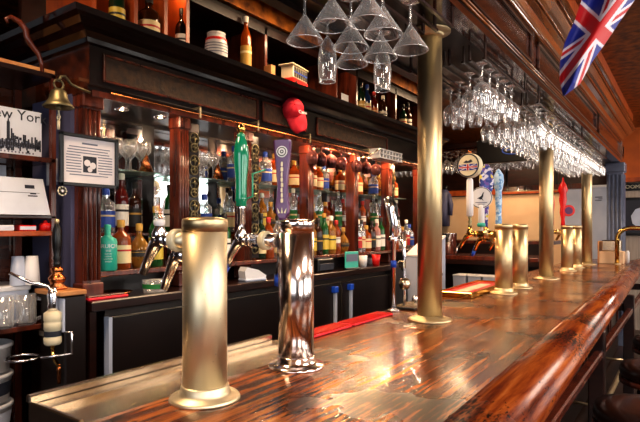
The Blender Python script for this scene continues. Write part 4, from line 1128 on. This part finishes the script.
# ------------------------------------------------------------------ left shelving unit
sh = thing('shelving_unit', 'dark wooden shelving unit at left edge holding papers and mugs', 'shelf', (-2.45, .85, 0))
si = Matrix.Translation((2.45, -.85, 0))
def s_(mb, name, m): return mb.xf(si).build(name, m, sh)
SY0, SY1 = .35, 1.225
for z, m_ in ((2.105, 'darkwood'), (1.735, 'redwood'), (1.415, 'orangewood'), (1.015, 'redwood'), (.45, 'darkwood')):
    s_(MB().box(-2.62, -2.29, SY0, SY1, z, z+.022, .003), 'shelf_board', m_)
s_(MB().box(-2.62, -2.29, SY0, SY1+.0, 1.49, 1.505, .003), 'shelf_board', 'darkwood')
s_(MB().box(-2.66, -2.63, SY0, 1.24, 0, 2.23), 'back_panel', 'canopywood')
s_(MB().box(-2.62, -2.60, SY1-.03, SY1, 0, 2.23), 'post', 'redwood')
s_(MB().box(-2.31, -2.29, SY1-.02, SY1, 1.015, 2.12), 'post', 'redwood')
s_(MB().tube([(-2.3, 1.17, 2.12), (-2.3, 1.165, 2.17), (-2.3, 1.15, 2.205), (-2.3, 1.12, 2.235), (-2.3, 1.105, 2.26), (-2.3, 1.10, 2.29), (-2.3, 1.075, 2.315), (-2.3, 1.04, 2.325), (-2.3, 1.02, 2.31), (-2.3, 1.03, 2.295)], [.008, .009, .011, .013, .014, .013, .012, .01, .008, .006], 10), 'scroll_bracket', 'redwood')
s_(MB().box(-2.62, -2.3, SY0, SY1, 2.13, 2.145), 'paper_layer', 'chip')
s_(MB().box(-2.315, -2.29, SY0, SY1, 0, .06).box(-2.6, -2.3, SY0, SY1, 0, .04), 'plinth', 'darkwood')
# New York print
t = thing('city_print', 'black and white city skyline print lettered New York, leaning on shelf', 'poster', (-2.34, 1.07, 1.757))
MB().box(-.004, .004, -.22, .115, 0, .20).build('print_sheet', 'paper', t)
text('New York', .062, 'lettering', 'ink', t, Matrix.Translation((.0045, .004, .172)) @ FX)
cty = MB(); rr = random.Random(5)
for i in range(46):
    y = -.21+i*.007; hh = rr.uniform(.02, .06) + (.03 if i % 7 == 0 else 0); cty.box(.0042, .0052, y, y+.0062, .02+rr.uniform(0, .02), .035+hh)
cty.box(.0042, .0056, -.03, -.018, .02, .14).prism([(-.028, .14), (-.02, .14), (-.024, .16)], .0042, .0056, 'x')
for i in range(30):
    y = -.2+rr.random()*.3; z = rr.uniform(.006, .07); cty.box(.0042, .0058, y, y+.01, z, z+.012)
cty.build('skyline', 'ink', t)
ct2 = MB()
for i in range(60):
    y = -.2+(i % 20)*.0145; z = .012+(i//20)*.022; ct2.box(.0042, .0061, y, y+.005, z, z+.007)
ct2.build('lit_windows', 'greyink', t)
# sheets of paper
t = thing('paper_notice', 'white paper notice with small print leaning below the skyline print', 'paper', (-2.30, 1.035, 1.506))
q_ = MB().prism([(-.25, 0), (.17, 0), (.15, .16), (-.25, .16)], -.002, .002, 'x').xf(Matrix.Rotation(math.radians(-10), 4, 'Y')).build('sheet', 'paper', t)
pr_ = MB().box(.0022, .003, .07, .11, .115, .13).box(.0022, .003, .08, .12, .08, .085).box(.0022, .003, .09, .115, .09, .096).box(.0022, .003, -.2, -.12, .03, .034).box(.0022, .003, -.2, .13, .095, .0965).xf(Matrix.Rotation(math.radians(-10), 4, 'Y')).build('print', 'ink', t)
t = tag(MB().box(-2.55, -2.546, .98, 1.10, 1.76, 1.93).build('pinned_sheet', 'oldpaper'), 'pinned sheet of paper on the shelf back behind the notice', 'paper') if False else None
o = tag(MB().box(-.002, .002, -.05, .05, 0, .21).build('document_sheet', 'paper'), 'tall paper sheet hanging behind the notice on the left shelves', 'paper'); o.location = (-2.5, 1.06, 1.52)
# second document left of the framed notice
o = tag(MB().box(-.05, .04, -.002, .002, 0, .12).build('pinned_note', 'paper'), 'pale pinned note on the dark panel left of the framed notice', 'paper'); p = atY(52, 185, 1.27); o.location = (p.x, 1.272, p.z)
# red book, red lid, white items on shelf
for i, (yy, ln, m_, lab, nm) in enumerate(((1.02, .07, 'white', 'white packet lying on the thin orange shelf at left', 'packet'), (1.11, .07, 'redpl', 'thin red book lying on the orange shelf at left', 'book'))):
    t = thing(nm, lab, nm, (-2.33, yy, 1.4375)); MB().box(-.06, .03, -ln/2, ln/2, 0, .025, .003).build('cover', m_, t); MB().box(-.057, .0305, -ln/2+.002, ln/2-.002, .005, .02).build('pages', 'paper', t)
t = thing('red_dispenser', 'small round red tin at the right end of orange shelf', 'tin', (-2.315, 1.19, 1.4375))
MB().lathe([(0, 0), (.025, 0), (.025, .025), (.018, .035), (0, .036)], seg=20, cap=False).build('tin_body', 'redpl', t); MB().lathe([(.008, .035), (.008, .045), (0, .047)], seg=12, cap=False).build('knob', 'redpl', t)
# cups, plates, mugs
for i, (px, lab) in enumerate(((18, 'stack of pale plastic cups on left shelf, left one'), (32, 'stack of white plastic cups on left shelf, right one'))):
    p = atX(px, 260, -2.36+i*.02)
    t = thing('cup_stack', lab, 'cup', (p.x, p.y, 1.205))
    for kx in range(3): MB().lathe([(.032, kx*.012), (.024, kx*.012+.1), (0, kx*.012+.1)], seg=20, cap=False).build('cup', 'white' if i else 'greypanel', t)
p = atX(8, 270, -2.36)
t = thing('tray_box', 'white lidded crate behind the glass mugs on the left shelf', 'box', (-2.44, .95, 1.037)); MB().box(-.14, .09, -.2, .19, 0, .165, .008).build('crate', 'greypanel', t)
MB().box(-.145, .095, -.205, .195, .165-.02, .1678, .004).build('lid', 'white', t)
t = thing('plate_stack', 'stack of white round plates behind the glass mugs', 'plate', (-2.37, .86, 1.205))
for i in range(4): MB().lathe([(0, 0), (.05, 0), (.08, .008), (.08, .011), (0, .004)], (0, 0, i*.009), 24, cap=False).build('plate', 'white', t)
mug = MB().lathe([(0, 0), (.042, 0), (.045, .01), (.045, .13), (.042, .13), (.04, .012), (0, .01)], seg=20, cap=False).mesh('mug_body', 'rackglass')
mh = MB().tube([(0, .044, .11), (0, .075, .1), (0, .08, .065), (0, .07, .03), (0, .044, .02)], .008, 8).mesh('handle', 'rackglass')
for i, (x, y, l) in enumerate(((-2.315, .93, 'leftmost'), (-2.32, 1.03, 'middle'), (-2.325, 1.125, 'rightmost'))):
    t = thing('beer_mug', 'clear glass beer mug with handle on left shelf, %s' % l, 'mug', (x, y-.01, 1.037), -.8+i*.2, 'glass mugs on left shelf'); inst(mug, 'mug_body', t, None, None, (.85, .85, 1)); inst(mh, 'handle', t, (0, -.006, 0))
# buckets under
p = atX(8, 380, -2.3)
for i in range(4):
    t = thing('plastic_bucket', 'white plastic bucket under left shelf, %s from the top' % ORD[3-i], 'bucket', (-2.42, .99, .473+i*.125), 0, 'stacked white buckets')
    MB().lathe([(0, 0), (.088, 0), (.1, .1), (.106, .102), (.106, .115), (.1, .118), (.097, .118), (.09, .005), (0, .005)], seg=28, cap=False).build('bucket_body', 'white', t)
    if i < 3: MB().lathe([(.0925, .03), (.0995, .085)], seg=28, cap=False).build('blue_label', 'ink' if i == 2 else 'paper', t)

# hand pump with copper base
p = atX(57, 280, -2.2)
bx_, by_ = -2.26, 1.17
t = thing('hand_pump', 'black beer pump handle with turned copper base on wooden block', 'beer pump', (p.x, p.y, 1.17))
MB().box(-.10, .11, -.045, .07, 0, .02, .003).build('wood_block', 'chip', t)
MB().lathe([(.04, .02), (.042, .03), (.025, .042), (.032, .055), (.036, .068), (.026, .08), (.018, .086), (.024, .098), (.024, .108), (.015, .116)], seg=24).build('copper_base', 'copper', t)
MB().lathe([(.013, .114), (.015, .13), (.012, .14), (.017, .15), (.012, .165), (.017, .19), (.02, .23), (.018, .27), (.01, .295), (.008, .3)], seg=20).build('handle_grip', 'black', t)
MB().lathe([(.008, .3), (.011, .308), (.008, .318), (0, .32)], seg=14, cap=False).build('brass_tip', 'brass', t)
# bracket supporting the block: grey box below with juicer canister
p2 = atX(60, 300, -2.2)
t = thing('pump_cabinet', 'pale grey metal box beneath the beer pump block', 'cabinet', (p.x+.02, p.y, .02))
MB().box(-.12, .08, -.02, .075, 0, 1.148, .006).build('cabinet_body', 'blackpanel', t)
MB().box(-.03, .085, -.03, -.02, 1.0, 1.14, .004).build('grey_panel', 'greypanel', t)
pc = atX(54, 340, -2.12)
t = thing('syrup_canister', 'white canister with black band mounted below the beer pump', 'canister', (-2.13, pc.y, pc.z-.02))
MB().lathe([(0, 0), (.028, 0), (.034, .008), (.034, .03), (.031, .032), (.031, .062), (.034, .064), (.034, .09), (.031, .094), (.034, .1), (.034, .13), (.02, .14), (0, .14)], seg=24, cap=False).build('canister_body', 'cream', t)
MB().lathe([(.0322, .036), (.0322, .058)], seg=24, cap=False).build('black_band', 'ink', t)
MB().tube([(0, 0, .14), (0, 0, .2), (.0, -.02, .24), (-.02, -.08, .26), (-.06, -.14, .3)], .007, 8).build('chrome_tube', 'chrome', t)
MB().lathe([(.022, .14), (.018, .17), (.022, .2), (.014, .235)], seg=16).build('chrome_head', 'chrome', t)
MB().tube([(.03, .03, .05), (.055, .05, .05), (.055, .05, -.04), (.0, .0, -.05)], .005, 8).build('support_bracket', 'chrome', t)
MB().box(-.09, -.03, -.01, .01, .03, .05).build('wall_mount', 'steel', t)
pts = [(-.06+.06*math.cos(a*PI/10), -.09+.06*math.sin(a*PI/10), -.045) for a in range(21)]
MB().tube(pts, .005, 8).build('wire_ring', 'chrome', t); MB().tube([(-.0, -.05, -.045), (.055, .05, -.04)], .005, 8).build('ring_arm', 'chrome', t)
MB().lathe([(.007, 0), (.009, .06), (.004, .08)], (.02, .015, -.16), 10).build('amber_spout', 'copper', t)
MB().tube([(0, 0, 0), (.0, .0, -.05), (.02, .015, -.09)], .008, 8).build('tap_valve', 'polbrass', t)

# bell
pb = atX(61, 108, -2.08)
t = thing('brass_bell', 'tarnished brass bell hanging at the left corner of cornice', 'bell', (-2.08, pb.y-.01, pb.z)); t.scale = (.88, .88, .88)
MB().lathe([(.066, 0), (.068, .004), (.055, .018), (.043, .035), (.037, .06), (.032, .075), (.018, .085), (0, .088)], seg=32, cap=False).build('bell_body', 'oldbrass', t)
MB().lathe([(.062, .001), (.05, .018), (.03, .06), (0, .08)], seg=32, cap=False).build('inner_wall', 'oldbrass', t)
MB().tube([(.0, -.022*math.cos(a*PI/10), .105+.022*math.sin(a*PI/10)) for a in range(0, 21)], .005, 8).build('crown_loop', 'oldbrass', t)
MB().tube([(0, .0, .12), (-.0, .012, .145), (0, .03, .15), (-.0, .06, .12), (-.0, .10, .11), (-.03, .17, .11)], .007, 8).build('bracket', 'oldbrass', t)
MB().lathe([(.009, -.012), (.012, 0), (.009, .012)], (0, 0, .0), 12).build('clapper', 'oldbrass', t)
MB().tube([(0, 0, -.01), (.002, .0, -.03), (.012, 0, -.045), (0, 0, -.06), (-.012, 0, -.045), (0, 0, -.03)], .004, 6).tube([(0, 0, -.06), (0, 0, -.1)], .007, 6).build('rope_knot', 'cream', t)
# framed notice
pf0 = atX(60, 131, -2.06); pf1 = atX(118, 140, -2.06); pfb = atX(60, 185, -2.06)
yc = (pf0.y+pf1.y)/2; W = (pf1.y-pf0.y)/2; zt, zb = pf0.z, pfb.z
t = thing('framed_notice', 'black framed printed notice with small portrait hanging on the left pilaster', 'picture frame', (-2.06, yc, zb))
H_ = zt-zb; fw = .014
MB().box(-.012, .006, -W, W, 0, fw, .002).box(-.012, .006, -W, W, H_-fw, H_, .002).box(-.012, .006, -W, -W+fw, 0, H_, .002).box(-.012, .006, W-fw, W, 0, H_, .002).build('frame', 'black', t)
MB().box(-.012, -.004, -W+.01, W-.01, .01, H_-.01).build('mount_board', 'oldpaper', t)
tx = MB()
rr = random.Random(9)
for i in range(11):
    z = H_-.055-i*.0115
    if z < .03: break
    if .05 < z < .135:
        tx.box(-.004, -.0032, -W+.028, -.036-rr.random()*.006, z, z+.004).box(-.004, -.0032, .036+rr.random()*.006, W-.026, z, z+.004)
    else: tx.box(-.004, -.0032, -W+.03+rr.random()*.02, W-.03-rr.random()*.02, z, z+.004)
tx.box(-.004, -.0032, -.035, .035, H_-.04, H_-.033)
tx.build('print_lines', 'greyink', t)
MB().box(-.004, -.003, -.03, .03, .06, .128).build('portrait', 'ink', t)
MB().lathe([(.014, 0), (.014, .0008)], (-.003, -.012, .1), 14, 'x').lathe([(.014, 0), (.014, .0008)], (-.003, .013, .09), 14, 'x').lathe([(.011, 0), (.011, .0008)], (-.003, .0, .073), 14, 'x').build('portrait_faces', 'oldpaper', t)
MB().box(-.11, -.012, W-.05, W-.035, H_-.05, H_-.03).build('wall_hook', 'steel', t)
# badge under frame
pbg = atX(62, 191, -2.07)
t = thing('round_medallion', 'pale flower-shaped medallion hanging under the framed notice', 'medallion', (-2.07, pbg.y, pbg.z))
m_ = MB()
for i in range(8):
    a = i*PI/4; m_.lathe([(.009, 0), (.009, .004)], (0, .011*math.cos(a), .011*math.sin(a)), 10, 'x')
m_.build('petals', 'cream', t); MB().lathe([(.008, .004), (.004, .008)], (0, 0, 0), 12, 'x').build('centre', 'oldpaper', t); MB().tube([(0, 0, .01), (0, 0, .05)], .0012, 5).build('string', 'black', t)

# ------------------------------------------------------------------ added fill lights and lamps
def area(loc, rot, sx, sy, e, c, nm='fill_light'):
    l = bpy.data.lights.new(nm, 'AREA'); l.shape = 'RECTANGLE'; l.size = sx; l.size_y = sy; l.energy = e; l.color = c
    o = bpy.data.objects.new(nm, l); COL.objects.link(o); o.location = loc; o.rotation_euler = rot; return o
def point(loc, e, c, r=.03):
    l = bpy.data.lights.new('lamp', 'POINT'); l.energy = e; l.color = c; l.shadow_soft_size = r
    o = bpy.data.objects.new('lamp', l); COL.objects.link(o); o.location = loc; return o
WARM = (1, .72, .45); NEU = (1, .88, .76); COOL = (.86, .92, 1)
for y in (-.6, 1.6, 4.2, 6.8): area((1.2, y, ZT-.05), (0, math.radians(12), 0), .7, 1.0, 45, NEU)  # area lights added near the ceiling to brighten the room, without fixtures
for y in (.4, 2.6, 5.0): area((-1.62, y, ZT-.05), (0, 0, 0), .35, .8, 26, WARM)
for y in (6.9, 8.0): area((-2.3, y, ZT-.05), (0, 0, 0), .8, .5, 22, WARM)
area((.2, -2.3, 1.8), (math.radians(80), 0, 0), 2.6, 1.4, 34, COOL, 'window_light')  # added light behind the camera; the back wall has no window
area((3.1, 3.5, 1.9), (0, math.radians(-75+180-30), 0), 1.2, 5, 0.001, COOL)
for y in (1.5, 1.75, 2.15, 2.55, 2.9, 3.25, 3.55, 3.85, 4.15, 4.5, 4.8): point((-2.165, y, 2.034), 2.4 if y < 2.8 else 6.5, WARM if y < 2.8 else (1, .6, .34), .006)
k(MB().box(UX1-.01, UX1, 1.2, BY1, 2.655, 2.70), 'lamp_hiding_strip', 'darkwood')  # strip added to hide the compartment point lights
for i in range(len(divs)-1):
    ee = .8 if i in (0, 2) else (.25 if i < 5 else .5)
    point((UX1-.03, (divs[i]+divs[i+1])/2, 2.69), ee, (1, .6, .3), .005)
w = bpy.data.worlds.new('world'); scene.world = w; w.use_nodes = True
w.node_tree.nodes['Background'].inputs[0].default_value = (.5, .55, .65, 1); w.node_tree.nodes['Background'].inputs[1].default_value = .5
try:
    scene.cycles.transparent_max_bounces = 32; scene.cycles.max_bounces = 8
    scene.cycles.use_denoising = True; scene.cycles.sample_clamp_indirect = 4
except Exception: pass
scene.view_settings.view_transform = 'Standard'
scene.view_settings.exposure = 0.36
scene.view_settings.gamma = 0.86
